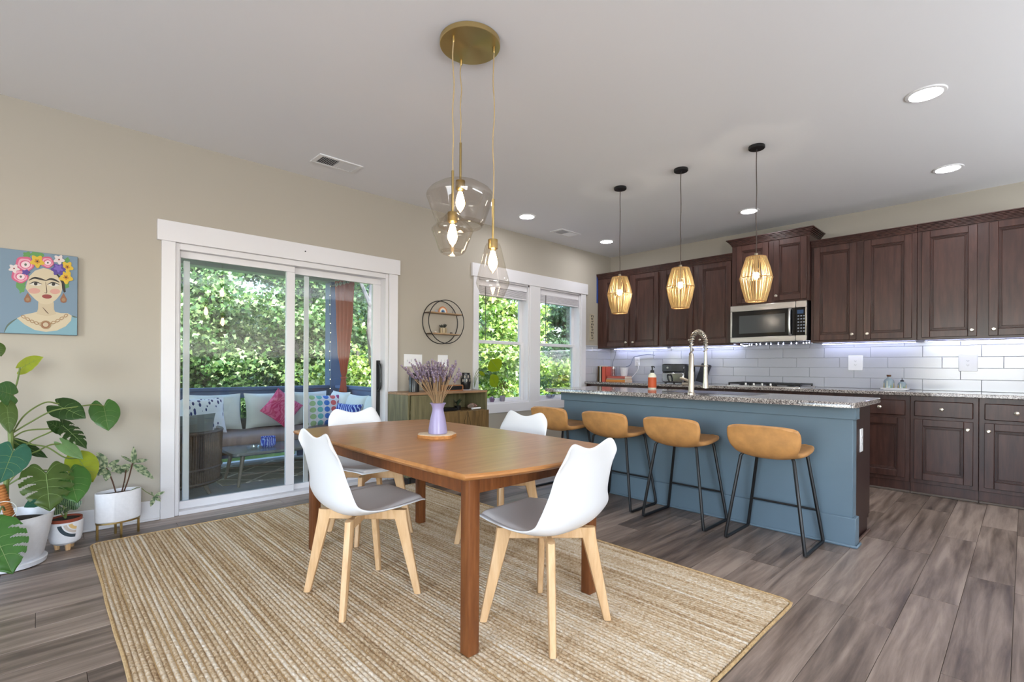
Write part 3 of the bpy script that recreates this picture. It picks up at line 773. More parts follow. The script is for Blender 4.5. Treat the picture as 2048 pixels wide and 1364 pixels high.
# ------------------------------------------------------------------ rug of long braids
def rug_mat(name, cols, edge=False):
    a = NT(name); p = a.n('BsdfPrincipled', Roughness=.9); a.l(p.outputs[0], a.out.inputs[0]); p.inputs['Specular IOR Level'].default_value = .15
    g = a.n('NewGeometry'); oi = a.n('ObjectInfo')
    cmb = a.n('CombineXYZ')
    for i in range(3): a.l(oi.outputs['Random'], cmb.inputs[i])
    sc = a.n('VectorMath', operation='SCALE'); sc.inputs[3].default_value = 50.; a.l(cmb.outputs[0], sc.inputs[0])
    ad = a.n('VectorMath', operation='ADD'); a.l(g.outputs['Position'], ad.inputs[0]); a.l(sc.outputs[0], ad.inputs[1])
    n1 = a.n('TexNoise', Scale=75., Detail=3.); a.l(ad.outputs[0], n1.inputs['Vector'])
    n2 = a.n('TexNoise', Scale=1.6, Detail=2.); a.l(ad.outputs[0], n2.inputs['Vector'])
    mr = a.n('MapRange'); mr.inputs[3].default_value = -.09; mr.inputs[4].default_value = .09; a.l(oi.outputs['Random'], mr.inputs[0])
    s1 = a.n('Math', operation='MULTIPLY_ADD'); s1.inputs[1].default_value = .62; a.l(n1.outputs[0], s1.inputs[0]); a.l(mr.outputs[0], s1.inputs[2])
    s2 = a.n('Math', operation='MULTIPLY_ADD'); s2.inputs[1].default_value = .42; a.l(n2.outputs[0], s2.inputs[0]); a.l(s1.outputs[0], s2.inputs[2])
    r = a.n('ValToRGB'); cr = r.color_ramp
    while len(cr.elements) < len(cols): cr.elements.new(.5)
    for i, c in enumerate(cols):
        cr.elements[i].position = .28 + .5 * i / (len(cols) - 1); cr.elements[i].color = (*lin(c), 1)
    a.l(s2.outputs[0], r.inputs[0]); a.l(r.outputs[0], p.inputs['Base Color'])
    b = a.n('Bump', Strength=1., Distance=.006); a.l(n1.outputs[0], b.inputs['Height']); a.l(b.outputs[0], p.inputs['Normal'])
    return a.m
JUTE = rug_mat('braided jute', ['#8f7254', '#b09674', '#c8b294', '#d6c7b0', '#e2d8c9'])
JUTE_E = rug_mat('jute edge binding', ['#a88a60', '#c4a67a', '#d4ba92'])
RX0, RX1, RY0, RY1 = -5.95, -3.6, -3.56, -.345
rug = thing('jute_rug', 'large rectangular braided jute rug under the dining table', 'rug', ((RX0 + RX1) / 2, (RY0 + RY1) / 2, 0))
hw, hl = (RX1 - RX0) / 2, (RY1 - RY0) / 2
MB().box(-hw + .01, hw - .01, -hl + .01, hl - .01, .0005, .005).build('backing', JUTE_E, rug)
NB = 124; bw = (2 * hw - .03) / NB
vars_ = []
for vn in range(5):
    ns = 190; ph = rng.random(8) * 9
    def cs(u, v, vn=vn, ph=ph):
        y = -hl + .016 + v * (2 * hl - .032); t = (u - .5) * 2
        wob = .0022 * math.sin(y * 2.1 + ph[0]) + .0016 * math.sin(y * 5.3 + ph[1])
        k = 1 + .16 * math.sin(y * 2 * PI / .028 + ph[2] + t * 1.6)
        return (t * bw * .52 * (1 + .05 * math.sin(y * 2 * PI / .028 + ph[3])) + wob, y, .003 + .0085 * k * math.sqrt(max(0, 1 - t * t)))
    vars_.append(MB().grid(cs, 7, ns).mesh('braid', JUTE, sharp=None))
    vars_[-1].polygons.foreach_set('use_smooth', [True] * len(vars_[-1].polygons))
for k in range(NB):
    o = link('braid', vars_[int(rng.integers(5))], rug); o.location = (-hw + .015 + (k + .5) * bw, 0, 0)
    if rng.random() < .5: o.rotation_euler = (0, 0, PI)
pth = []
for x, y in rrect(-hw + .008, hw - .008, -hl + .008, hl - .008, .05, 4): pth.append((x, y, .007))
full = []
for i in range(len(pth)):
    a, b = Vector(pth[i]), Vector(pth[(i + 1) % len(pth)]); m_ = max(1, int((b - a).length / .06))
    for j in range(m_):
        q = a.lerp(b, j / m_); full.append((q.x + .006 * noise.noise(q * 3), q.y + .006 * noise.noise(q * 3 + Vector((9, 9, 0))), .007))
MB().tube(full, .0068, 7, True).build('edge_binding', JUTE_E, rug)

# ------------------------------------------------------------------ dining table
TX0, TX1, TY0, TY1 = -5.075, -4.13, -2.92, -1.27
tc = ((TX0 + TX1) / 2, (TY0 + TY1) / 2); thx, thy = (TX1 - TX0) / 2, (TY1 - TY0) / 2
RZ = .0133
tb = thing('dining_table', 'teak dining table with bowed edges and dark square legs on the jute rug', 'table', (*tc, 0))
out = []
for k in range(13): t = -1 + 2 * k / 12; out.append((thx + .035 * (1 - t * t), t * thy))
for k in range(1, 13): t = 1 - 2 * k / 12; out.append((t * thx, thy + .085 * (1 - t * t)))
for k in range(1, 13): t = 1 - 2 * k / 12; out.append((-thx - .02 * (1 - t * t), t * thy))
for k in range(1, 12): t = -1 + 2 * k / 12; out.append((t * thx, -thy - .085 * (1 - t * t)))
tt = MB(); n_ = len(out)
lv = ((.692, .03), (.699, .012), (.708, .003), (.714, .004), (.72, .012))
vs = []
for z_, ins in lv:
    for x, y in out: 
        dd = math.hypot(x, y); vs.append((x * (1 - ins / dd), y * (1 - ins / dd), z_))
fs = [(i * n_ + k, i * n_ + (k + 1) % n_, (i + 1) * n_ + (k + 1) % n_, (i + 1) * n_ + k) for i in range(4) for k in range(n_)]
fs += [tuple(range(n_ - 1, -1, -1)), tuple(4 * n_ + k for k in range(n_))]
tt.add(vs, fs).build('tabletop', TEAK, tb)
LX, LY = (-4.98, -4.236), (-2.832, -1.365)
for x in LX:
    for y in LY:
        m = MB(); x_, y_ = x - tc[0], y - tc[1]
        c = .027; b = .021
        def q(w, z): return [(x_ + sx * w, y_ + sy * w, z) for sx, sy in ((-1, -1), (1, -1), (1, 1), (-1, 1))]
        m.prism([(x_ + px, y_ + py) for px, py in rrect(-c, c, -c, c, .006, 2)], RZ, .692).build('leg', TEAK_D, tb)
for a, b, c, d in ((LX[0] - .02, LX[0] + .002, LY[0] + .027, LY[1] - .027), (LX[1] - .002, LX[1] + .02, LY[0] + .027, LY[1] - .027)):
    MB().box(a - tc[0], b - tc[0], c - tc[1], d - tc[1], .622, .692, .002).build('apron', TEAK_D, tb)
for a, b, c, d in ((LX[0] + .027, LX[1] - .027, LY[0] - .02, LY[0] + .002), (LX[0] + .027, LX[1] - .027, LY[1] - .002, LY[1] + .02)):
    MB().box(a - tc[0], b - tc[0], c - tc[1], d - tc[1], .622, .692, .002).build('apron', TEAK_D, tb)

# wood slice, vase, dried lavender
sl_ = thing('wood_slice', 'pale live edge wood slice under the lilac vase on the dining table', 'trivet', (-4.59, -2.065, .7203))
pts = [(.102 * (1 + .06 * math.sin(3 * t + .5) + .04 * math.sin(7 * t)) * math.cos(t) * 1.05, .102 * (1 + .06 * math.sin(3 * t + .5) + .04 * math.sin(7 * t)) * math.sin(t)) for t in np.linspace(0, 2 * PI, 41)[:-1]]
MB().prism([(x * .985, y * .985) for x, y in pts], .012, .0182, .001).build('cut_face', wood('pale slice face', ['#d4b48c', '#e3cbaa', '#ecdcc2'], (6, 6, 6), .6, 6), sl_)
MB().prism(pts, 0, .0165).build('bark', M('orange bark', (176, 118, 62), .8, var=.3, vscale=40, bump=.4), sl_)
VX = (-4.592, -2.07, .739)
va = thing('lilac_vase', 'frosted lilac glass vase on the wood slice in the middle of the table', 'vase', VX)
LIL = M('frosted lilac glass', (186, 176, 214), .3, spec=.6, trans=.35)
MB().lathe([(.001, 0), (.048, 0), (.052, .004), (.05, .03), (.042, .08), (.031, .125), (.03, .138), (.037, .158), (.045, .167), (.042, .168), (.034, .155), (.027, .138), (.028, .12), (.038, .08), (.044, .02), (.001, .015)], 28).build('vase_body', LIL, va)
bq = thing('dried_lavender', 'bunch of dried lavender standing in the lilac vase', 'flowers', (VX[0], VX[1], VX[2] + .02))
STALK = M('dry lavender stalk', (146, 118, 86), .8); BUD = island_mat('dry lavender bud', ['#5d4f62', '#7a6b80', '#8f8092', '#6b5d62'], trans=.1)
for k in range(78):
    an = rng.random() * 2 * PI; sp_ = (rng.random() ** .8) * .15; L_ = .235 + rng.random() * .1
    if k < 9: an = PI * .82 + rng.random() * .5; sp_ = .12 + rng.random() * .12; L_ = .29 + rng.random() * .07
    b0 = Vector((.012 * math.cos(an), .012 * math.sin(an), .0)); b1 = Vector((.024 * math.cos(an), .024 * math.sin(an), .145))
    tip = Vector((b1.x + sp_ * math.cos(an) * .75, b1.y + sp_ * math.sin(an) * .75, .145 + math.sqrt(max(.01, L_ ** 2 - (sp_ * .8) ** 2)) * .72))
    P = bez([b0, b1, b1.lerp(tip, .55) + Vector((0, 0, .008)), tip], 4)
    st = MB().tube(P, .0012, 4).build('stalk', STALK, bq, sharp=None)
    m = MB(); nn = 9
    for j in range(nn):
        q_ = P[-1].lerp(P[-4], j / nn * 1.1); a2 = rng.random() * 6.28
        m.ball(tuple(q_ + Vector((math.cos(a2), math.sin(a2), 0)) * .0035), .0043 + .0018 * rng.random(), 5)
    m.build('buds', BUD, st, sharp=None)['kind'] = 'stuff'

# ------------------------------------------------------------------ white shell chairs
def chair_shell(off=0., pad=False):
    # profile: (y forward, z, half width, side lift, side forward)
    K = [(.235, .443, .184, .0, .0), (.208, .450, .198, .004, .0), (.115, .437, .226, .02, 0), (.0, .421, .243, .036, 0), (-.09, .416, .25, .05, .0), (-.155, .433, .25, .055, .01),
         (-.19, .485, .242, .03, .03), (-.198, .545, .219, .012, .03), (-.206, .62, .206, 0, .022), (-.216, .70, .201, 0, .012), (-.226, .75, .2, 0, -.002), (-.234, .784, .198, 0, -.014)]
    ks = bez([(a, b, 0) for a, b, *_ in K], 4); ws = bez([(c, d, e) for _, _, c, d, e in K], 4)
    nv = len(ks)
    if pad: lo, hi = 1, 18
    else: lo, hi = 0, nv - 1
    def fn(u, v):
        q = lo + v * (hi - lo); i = min(int(q), nv - 2); t = q - i
        p = ks[i].lerp(ks[i + 1], t); w = ws[i].lerp(ws[i + 1], t); s = (u - .5) * 2
        ww = w.x * (  .9 if pad else 1.); s_ = s * (  .9 if pad else 1)
        x = s * ww; lift = w.y * abs(s_) ** 2.6; fwd = w.z * abs(s_) ** 2.2
        z = p.y + lift; y = p.x + fwd
        vv = q / (nv - 1)
        if vv > .66:                                    # waved top edge with two shoulders and rounded corners
            g = (vv - .66) / .34; a_ = abs(s)
            z += g * g * (.036 * (1 - math.cos(PI * min(1, a_ / .78))) / 2 - .012) - .058 * g * max(0, (a_ - .6) / .4) ** 2
            x *= 1 - g ** 3 * .09 * max(0, (a_ - .5) / .5) ** 2
        if pad:
            e = min(1, min(1 - abs(s), v * 2.2, (1 - v) * 2.2) * 6)
            z += -.004 + .017 * max(0, e) ** .5
        return Vector((x, y, z))
    return MB().grid(fn, 19, 29 if not pad else 17, flip=False)
def make_chair(label, loc, rz):
    o = thing('dining_chair', label, 'chair', loc, rz, 'white shell dining chairs')
    s = chair_shell().build('shell', SHELL, o, sharp=None); s.data.polygons.foreach_set('use_smooth', [True] * len(s.data.polygons))
    solid(s, .009, 1.); subd(s, 1)
    p = chair_shell(pad=True).build('seat_pad', PADM, o, sharp=None); p.data.polygons.foreach_set('use_smooth', [True] * len(p.data.polygons))
    subd(p, 1)
    for sx in (-1, 1):
        for sy in (-1, 1):
            ft = Vector((sx * .19, sy * .19 - .005, .0)); tp_ = Vector((sx * .125, sy * .125 - .005, .404))
            m = MB()
            dr = (ft - tp_).normalized(); ra = Vector((sx, sy, 0)).normalized(); ta = Vector((-ra.y, ra.x, 0))
            vs = []; rings = []
            for f_, wr_, wt_ in ((0, .038, .018), (.12, .032, .018), (.6, .024, .0165), (1, .017, .0145)):
                c = tp_.lerp(ft, f_)
                for k in range(10):
                    t = 2 * PI * k / 10; ct, st_ = math.cos(t), math.sin(t)
                    ct = math.copysign(abs(ct) ** .7, ct); st_ = math.copysign(abs(st_) ** .7, st_)
                    vs.append(tuple(c + ra * ct * wr_ + ta * st_ * wt_))
            fs = [(i * 10 + k, i * 10 + (k + 1) % 10, (i + 1) * 10 + (k + 1) % 10, (i + 1) * 10 + k) for i in range(3) for k in range(10)]
            fs = [tuple(reversed(f)) for f in fs] + [tuple(range(10)), tuple(range(39, 29, -1))]
            m.add(vs, fs).build('leg', BEECH, o)
    for a in (PI / 4, -PI / 4):
        m = MB(); m.T = Matrix.Translation((0, -.005, 0)) @ Matrix.Rotation(a, 4, 'Z')
        m.box(-.175, .175, -.013, .013, .356 if a > 0 else .3565, .404, .004).build('cross_rail', BEECH, o)
    MB().box(-.05, .05, -.055, .045, .398, .414, .004).build('seat_bracket', BLACKM, o)
    return o
ch = make_chair('white shell chair with grey pad, at the long side of the table nearest the plants', (-5.035, -2.085, RZ), math.radians(-90))
dup(ch, (-4.59, -2.865, RZ), math.radians(3), 'white shell chair with grey pad at the table end nearest the camera')
dup(ch, (-4.59, -1.315, RZ), math.radians(180), 'white shell chair at the table end nearest the sliding door, mostly hidden by the tabletop')
dup(ch, (-4.11, -2.05, RZ), math.radians(94), 'white shell chair on the far long side of the table, facing away from the island')

# ------------------------------------------------------------------ bar stools
def stool_shell():
    K = [(.205, .600, .150, 0, -.03), (.19, .612, .180, .002, -.012), (.09, .600, .198, .008, 0), (-.04, .580, .200, .02, 0), (-.12, .572, .190, .03, .01), (-.165, .585, .178, .022, .02), (-.195, .625, .198, .008, .02), (-.208, .665, .210, .002, .022), (-.216, .71, .212, 0, .02), (-.221, .738, .208, -.001, .014), (-.2235, .751, .198, -.001, .011), (-.225, .758, .176, -.001, .008)]
    ks = bez([(a, b, 0) for a, b, *_ in K], 4); ws = bez([(c, d, e) for _, _, c, d, e in K], 4); nv = len(ks)
    def fn(u, v):
        q = v * (nv - 1); i = min(int(q), nv - 2); t = q - i
        p = ks[i].lerp(ks[i + 1], t); w = ws[i].lerp(ws[i + 1], t); s = (u - .5) * 2
        x = s * w.x; z = p.y + w.y * abs(s) ** 2.4; y = p.x + w.z * abs(s) ** 2.4
        if v > .72: z -= .008 * (v - .72) / .28 * abs(s) ** 5
        return Vector((x, y, z))
    return MB().grid(fn, 15, 25)
def make_stool(label, loc, rz):
    o = thing('bar_stool', label, 'stool', loc, rz, 'tan bar stools at the island')
    s = stool_shell().build('seat', TAN, o, sharp=None); s.data.polygons.foreach_set('use_smooth', [True] * len(s.data.polygons))
    solid(s, .032, 1.); subd(s, 1)
    for sx in (-1, 1):
        P = [(sx * .10, .13, .572), (sx * .135, .132, .568), (sx * .15, .14, .55), (sx * .225, .185, .04), (sx * .228, .185, .014), (sx * .229, .165, .0085), (sx * .23, -.165, .0085), (sx * .229, -.187, .016), (sx * .227, -.188, .045), (sx * .155, -.14, .545), (sx * .14, -.125, .566), (sx * .1, -.1, .568)]
        MB().tube(P, .0105, 8).build('sled_leg', BLACKM, o)
    MB().tube([(-.2, .169, .205), (.2, .169, .205)], .007, 8).build('foot_rail', BLACKM, o)
    MB().tube([(-.11, .13, .572), (.11, .13, .572)], .0075, 8).tube([(-.11, -.1, .568), (.11, -.1, .568)], .0075, 8).tube([(-.1, .13, .572), (-.1, -.1, .568)], .0075, 8).tube([(.1, .13, .572), (.1, -.1, .568)], .0075, 8).build('seat_frame', BLACKM, o)
    return o
sx_ = -2.765
so1 = make_stool('tan leather bar stool at the island, nearest the camera and the island end', (sx_, -3.19, 0), math.radians(-90))
dup(so1, (sx_ + .005, -2.58, 0), math.radians(-90), 'tan leather bar stool at the island, second from its camera end')
dup(so1, (sx_ + .02, -2.005, 0), math.radians(-90), 'tan leather bar stool at the island, third from its camera end')
dup(so1, (sx_ + .03, -1.42, 0), math.radians(-92), 'tan leather bar stool at the window end of the island, farthest from the camera')
# ------------------------------------------------------------------ chandelier over the table
cx_, cy_ = -4.618, -2.366
cd = thing('glass_chandelier', 'brass disc chandelier with three clear glass pendants above the dining table', 'chandelier', (cx_, cy_, 2.74))
MB().lathe([(.001, -.026), (.149, -.026), (.151, -.024), (.151, -.002), (.149, 0)], 48).build('ceiling_plate', DISC, cd)
def shade_profile(kind):
    if kind == 'wide': return [(.02, 0), (.06, -.006), (.11, -.022), (.155, -.05), (.172, -.07), (.176, -.082), (.174, -.095), (.16, -.13), (.142, -.18), (.126, -.222), (.12, -.237), (.112, -.244), (.114, -.237), (.12, -.222)]
    if kind == 'short': return [(.014, 0), (.028, -.008), (.06, -.038), (.092, -.072), (.1, -.082), (.1015, -.089), (.099, -.097), (.082, -.142), (.065, -.187), (.058, -.198), (.05, -.203), (.052, -.198), (.058, -.187)]
    return [(.03, 0), (.04, -.018), (.058, -.09), (.078, -.172), (.0835, -.196), (.0845, -.203), (.082, -.212), (.062, -.258), (.045, -.292), (.038, -.30), (.04, -.292)]
for kind, (x, y), zs, zst in (('wide', (-4.583, -2.248), 2.083, 2.28), ('short', (-4.725, -2.371), 1.858, 2.06), ('tall', (-4.529, -2.447), 1.73, 1.95)):
    lx, ly = x - cx_, y - cy_; z0 = zs - 2.74; zt = zst - 2.74
    MB().lathe([(.001, -.026), (.007, -.026), (.007, -.05), (.004, -.056), (.001, -.056)], 12, (lx, ly, 0)).build('cord_grip', BRASS, cd)
    wv = [(lx + .0035 * math.sin(k * 1.7 + lx * 90), ly + .0025 * math.sin(k * 1.3), -.05 + (zt + .05) * k / 9) for k in range(10)]
    wv[0] = (lx, ly, -.05); wv[-1] = (lx, ly, zt)
    MB().tube(bez(wv, 4), .0033, 7).build('cord', CORDM, cd)
    MB().cyl((lx, ly, zt), (lx, ly, z0 + .002), .0062, n=12).build('stem', BRASS, cd)
    sd = MB().lathe(shade_profile(kind), 48, (lx, ly, z0)).build('shade', SHADEG, cd)
    top = z0 + (.018 if kind == 'tall' else 0)
    MB().lathe([(.001, 0), (.024, 0), (.025, -.003), (.025, -.045), (.018, -.05), (.001, -.05)], 20, (lx, ly, top - .002)).build('socket', BRASS, cd)
    bl = MB().lathe([(.012, -.05), (.014, -.062), (.023, -.09), (.029, -.115), (.028, -.13), (.02, -.15), (.007, -.168), (.001, -.172)], 20, (lx, ly, top))
    bl.build('bulb', pane_mat('bulb glass ' + kind, (1, .93, .8), .2, True), cd)
    MB().lathe([(.001, -.056), (.010, -.06), (.019, -.09), (.0245, -.115), (.023, -.13), (.014, -.15), (.001, -.162)], 12, (lx, ly, top)).build('filament', GLOW_BULB, cd)

# rattan pendants over the island
def pendant(y, label, i):
    o = thing('rattan_pendant', label, 'pendant light', (-2.367, y, 2.74), i * .3, 'rattan pendants over the island')
    MB().lathe([(.001, -.022), (.052, -.022), (.056, -.018), (.056, -.004), (.054, 0)], 32).lathe([(.006, -.022), (.006, -.034), (.001, -.034)], 10).build('ceiling_rose', BLACKM, o)
    P = [(.002 * math.sin(k * 2.1 + y), .002 * math.sin(k * 1.6), -.03 - k * .0955) for k in range(9)]; P[0] = (0, 0, -.03); P[-1] = (0, 0, -.795)
    MB().tube(bez(P, 4), .0032, 7).build('cord', M('dark brown cord %d' % i, (74, 62, 56), .7), o)
    zt, zm, zb = -.82, -.972, -1.143; rt_, rm, rb = .066, .108, .066
    MB().lathe([(.001, -.79), (.012, -.79), (.013, -.80), (.013, -.86), (.02, -.865), (.02, -.9), (.001, -.9)], 14).tube([(-rt_, 0, zt + .002), (rt_, 0, zt + .002)], .003, 6).tube([(0, -rt_, zt + .002), (0, rt_, zt + .002)], .003, 6).build('socket', M('pewter socket %d' % i, (150, 140, 120), .4, .8), o)
    m = MB(); n = 46
    for za, ra, zb_, rb_ in ((zt, rt_, zm, rm), (zm, rm, zb, rb)):
        for k in range(n):
            t = 2 * PI * (k + random.uniform(-.22, .22)) / n; t2 = t + random.uniform(-.04, .04); w0 = .0031 + .0018 * random.random()
            a = Vector((ra * math.cos(t), ra * math.sin(t), za)); b = Vector((rb_ * math.cos(t2), rb_ * math.sin(t2), zb_))
            m.tube([a, a.lerp(b, .5) * 1.0 + Vector((math.cos(t), math.sin(t), 0)) * .003, b], [w0 * .9, w0 * 1.1, w0 * .9], 5, caps=False)
    m.build('rattan_strips', RATTAN, o)['kind'] = 'stuff'
    for z, r, w in ((zt, rt_, .005), (zm, rm + .003, .0028), (zb, rb, .005)):
        MB().tube([(r * math.cos(t), r * math.sin(t), z) for t in np.linspace(0, 2 * PI, 33)[:-1]], w, 6, True).build('ring', M('rattan ring', (170, 130, 78), .6) if z == zt and i == 0 else bpy.data.materials['rattan ring'], o)
    MB().ball((0, 0, -.955), .022, 14, 1.2).build('bulb', GLOW_RAT, o)
    MB().cyl((0, 0, -.9), (0, 0, -.932), .012, .014, 12).build('bulb_base', NICKEL, o)
pendant(-1.748, 'rattan lantern pendant over the island at the end nearest the window', 0)
pendant(-2.335, 'rattan lantern pendant over the middle of the island', 1)
pendant(-2.928, 'rattan lantern pendant over the island in front of the microwave', 2)

# recessed lights
def can(x, y, label):
    o = thing('recessed_light', label, 'ceiling light', (x, y, 2.74))
    MB().lathe([(.074, -.003), (.08, -.008), (.096, -.006), (.1, 0), (.074, 0)], 36).build('trim_ring', PLASTW, o)
    MB().lathe([(.075, -.004), (.001, -.0045)], 32).build('lens', GLOW_CAN, o)
can(-2.387, -3.89, 'round recessed ceiling light at the picture edge, largest in view')
can(-.835, -3.862, 'round recessed ceiling light above the far right wall cabinets')
can(-.84, -2.304, 'round recessed ceiling light above the raised microwave cabinet')
can(-2.344, -.54, 'round recessed ceiling light left of the vent nearest the kitchen')
can(-.843, -.519, 'round recessed ceiling light in front of the corner cabinets')

# ceiling vents
def vent(x, y, label, w=.36, d=.2):
    o = thing('ceiling_vent', label, 'vent', (x, y, 2.74))
    f = MB().box(-w / 2, w / 2, -d / 2, -d / 2 + .03, -.009, 0, .003).box(-w / 2, w / 2, d / 2 - .03, d / 2, -.009, 0, .003).box(-w / 2, -w / 2 + .035, -d / 2 + .03, d / 2 - .03, -.009, 0, .003).box(w / 2 - .035, w / 2, -d / 2 + .03, d / 2 - .03, -.009, 0, .003).box(-.006, .006, -d / 2 + .03, d / 2 - .03, -.009, 0)
    f.build('frame', PLASTW, o)
    MB().box(-w / 2 + .03, w / 2 - .03, -d / 2 + .028, d / 2 - .028, -.001, 0).build('backing', M('vent dark', (92, 90, 92), .8) if 'vent dark' not in bpy.data.materials else bpy.data.materials['vent dark'], o)
    for sgn in (-1, 1):
        for k in range(9):
            xx = sgn * (.016 + k * (w / 2 - .055) / 8)
            m = MB(); m.T = Matrix.Translation((xx, 0, -.0045)) @ Matrix.Rotation(sgn * math.radians(48), 4, 'Y')
            m.box(-.0065, .0065, -d / 2 + .03, d / 2 - .03, -.0007, .0007).build('louver', PLASTW, o)
vent(-4.44, -.445, 'white ceiling vent above the sliding door')
vent(-1.545, -.415, 'white ceiling vent above the kitchen window, beside a recessed light')

# ------------------------------------------------------------------ round wall shelf and its things
ws = thing('round_wall_shelf', 'round black wire wall shelf with two wooden boards', 'shelf', (-3.1, 0, 1.57))
R_ = .226
for nm, y in (('back_ring', -.008), ('front_ring', -.118)):
    ox = 0 if nm[0] == 'b' else 0
    MB().tube([(R_ * math.cos(t) , y, R_ * math.sin(t)) for t in np.linspace(0, 2 * PI, 65)[:-1]], .0048, 7, True).build(nm, BLACKM, ws)
SHW = wood('shelf board', ['#8d7152', '#a88a68', '#bfa380'], (1, 8, 8), .6, 8)
for z in (.084, -.132):
    h = math.sqrt(R_ * R_ - z * z)
    MB().box(-h + .004, h - .004, -.115, -.012, z, z + .011, .002).build('board', SHW, ws)
    for sx in (-1, 1): MB().cyl((sx * h, -.008, z + .002), (sx * h, -.118, z + .002), .004, n=7).build('side_rod', BLACKM, ws)
def on_shelf(dx, z): return (-3.1 + dx, -.062, 1.57 + z + .0113)
rb_ = thing('wooden_rainbow', 'small wooden rainbow toy on the upper board of the round shelf', 'toy', on_shelf(-.01, .084))
for r_, c in ((.05, (196, 122, 74)), (.041, (226, 190, 160)), (.032, (228, 226, 218)), (.023, (112, 150, 178))):
    MB().tube([(r_ * math.cos(t), 0, .0045 + r_ * 1.15 * math.sin(t)) for t in np.linspace(0, PI, 15)], .0044, 6, sq=1.6).build('arch', M('rainbow paint %d' % int(r_ * 1000), c, .6), rb_)
MB().ball((0, 0, .014), .013, 10).build('centre', M('deep blue paint', (58, 92, 138), .5), rb_)
for dx, lb in ((-.095, 'small pale blue trinket left of the wooden rainbow'), (.125, 'small wire pyramid right of the wooden rainbow')):
    o = thing('shelf_trinket', lb, 'trinket', on_shelf(dx, .084))
    m = MB()
    if dx > 0:
        for a, b in (((-.018, -.012, .002), (0, 0, .042)), ((.018, -.012, .002), (0, 0, .042)), ((0, .015, .002), (0, 0, .042)), ((-.018, -.012, .002), (.018, -.012, .002))): m.cyl(a, b, .0022, n=6)
        m.build('wire_frame', M('grey wire trinket', (120, 116, 122), .4, .6), o)
    else: m.lathe([(.016, 0), (.012, .012), (.003, .03), (.001, .031)], 8).build('cone', M('pale blue trinket', (164, 172, 190), .4), o)
sp_ = thing('succulent_pot', 'striped beige pot with a dark succulent on the lower board of the round shelf', 'plant', on_shelf(-.005, -.132))
MB().lathe([(.001, 0), (.034, 0), (.038, .01), (.038, .055), (.034, .06), (.03, .055), (.001, .055)], 20).build('pot_body', M('beige glaze', (176, 160, 128), .4), sp_)
for k in range(8):
    t = k * PI / 4; MB().box(-.003, .003, -.0395, -.0375, .008, .055, .001).build('stripe', M('brown glaze', (96, 74, 52), .4) if k == 0 else bpy.data.materials['brown glaze'], sp_).matrix_local = Matrix.Rotation(t, 4, 'Z')
SUCC = M('dark succulent', (52, 56, 50), .6)
for k in range(11):
    t = k * 2.4; r_ = .006 + .002 * k
    MB().tube([(r_ * .5 * math.cos(t), r_ * .5 * math.sin(t), .055), (r_ * 1.3 * math.cos(t), r_ * 1.3 * math.sin(t), .075 + .003 * (k % 4)), (r_ * 1.7 * math.cos(t), r_ * 1.7 * math.sin(t), .088 + .007 * (k % 3))], [.004, .007, .002], 6).build('leaf', SUCC, sp_)
for dx, lb, c in ((-.1, 'pale pebble left of the succulent pot', (196, 184, 172)), (.1, 'dark stone right of the succulent pot', (86, 78, 74))):
    p_ = MB().ball((0, 0, .0095), .012, 10, .8).build('pebble', M('stone ' + lb[:4], c, .7)); p_.location = on_shelf(dx, -.132); p_.scale = (1.5, 1, 1); tag(p_, lb, 'pebble')

# vertical letter sign by the cabinets
vs_ = thing('vertical_sign', 'narrow beige vertical sign with dark marks between the window and cabinets', 'sign', (-.465, -.001, 1.672))
MB().box(-.045, .045, -.012, 0, -.188, .188, .002).build('board', M('worn beige board', (176, 166, 146), .8, var=.15, vscale=30), vs_)
dm = M('dark sign paint', (62, 56, 50), .7)
for k in range(9):
    z = .158 - k * .0395
    for (a, b, c, d_) in (((-.028, -.012, -.012, .012), (-.006, .026, .004, .012), (.014, .026, -.014, .004)), ((-.026, -.004, .006, .013), (-.026, -.016, -.014, .006), (.004, .016, -.014, .013)), ((-.02, .022, -.003, .004), (-.006, .004, -.014, .014), (.016, .026, .004, .014)))[k % 3]:
        MB().box(a, b, -.0128, -.0118, z + c, z + d_).build('painted_mark', dm, vs_)

# ------------------------------------------------------------------ console cabinet
CX0, CX1, CY0, CH = -3.735, -2.775, -.395, .858
co = thing('console_cabinet', 'rustic wood console cabinet with an open niche by the window', 'cabinet', ((CX0 + CX1) / 2, -.2, 0))
def Cc(m): m.v = [(x - (CX0 + CX1) / 2, y + .2, z) for x, y, z in m.v]; return m
RUST = wood('rustic brown wood', ['#4d3a22', '#6d5430', '#8a6c40'], (9, 9, .9), .5, 3.5, bump=.1)
OLIVE = wood('olive weathered wood', ['#4f4a32', '#6c6547', '#83795a'], (9, 9, .8), .5, 3.5, bump=.1)
LTOP = wood('brown top board', ['#7b5c42', '#94725 4'.replace(' ', ''), '#a98664'], (1, 9, 9), .45, 5)
Cc(MB().box(CX0, CX1, CY0, -.035, CH - .022, CH, .003)).build('top_board', LTOP, co)
Cc(MB().box(CX0, CX0 + .022, CY0 + .004, -.035, .1, CH - .022).box(CX1 - .022, CX1, CY0 + .004, -.035, .1, CH - .022).box(CX0, CX1, CY0 + .004, -.035, .08, .102).box(CX0 + .02, CX1 - .02, -.045, -.035, .1, CH - .022)).build('carcass', OLIVE, co)
Cc(MB().box(CX0 + .022, CX1 - .022, CY0 + .02, -.045, .64, .66)).build('niche_shelf', RUST, co)
Cc(MB().box(CX0 + .026, CX0 + .37, CY0 - .014, CY0 + .004, .105, CH - .026, .002)).build('side_door', OLIVE, co)
xm = -3.06
Cc(MB().box(CX0 + .376, xm - .0015, CY0 - .022, CY0 - .002, .105, .655, .002)).build('lower_door', RUST, co)
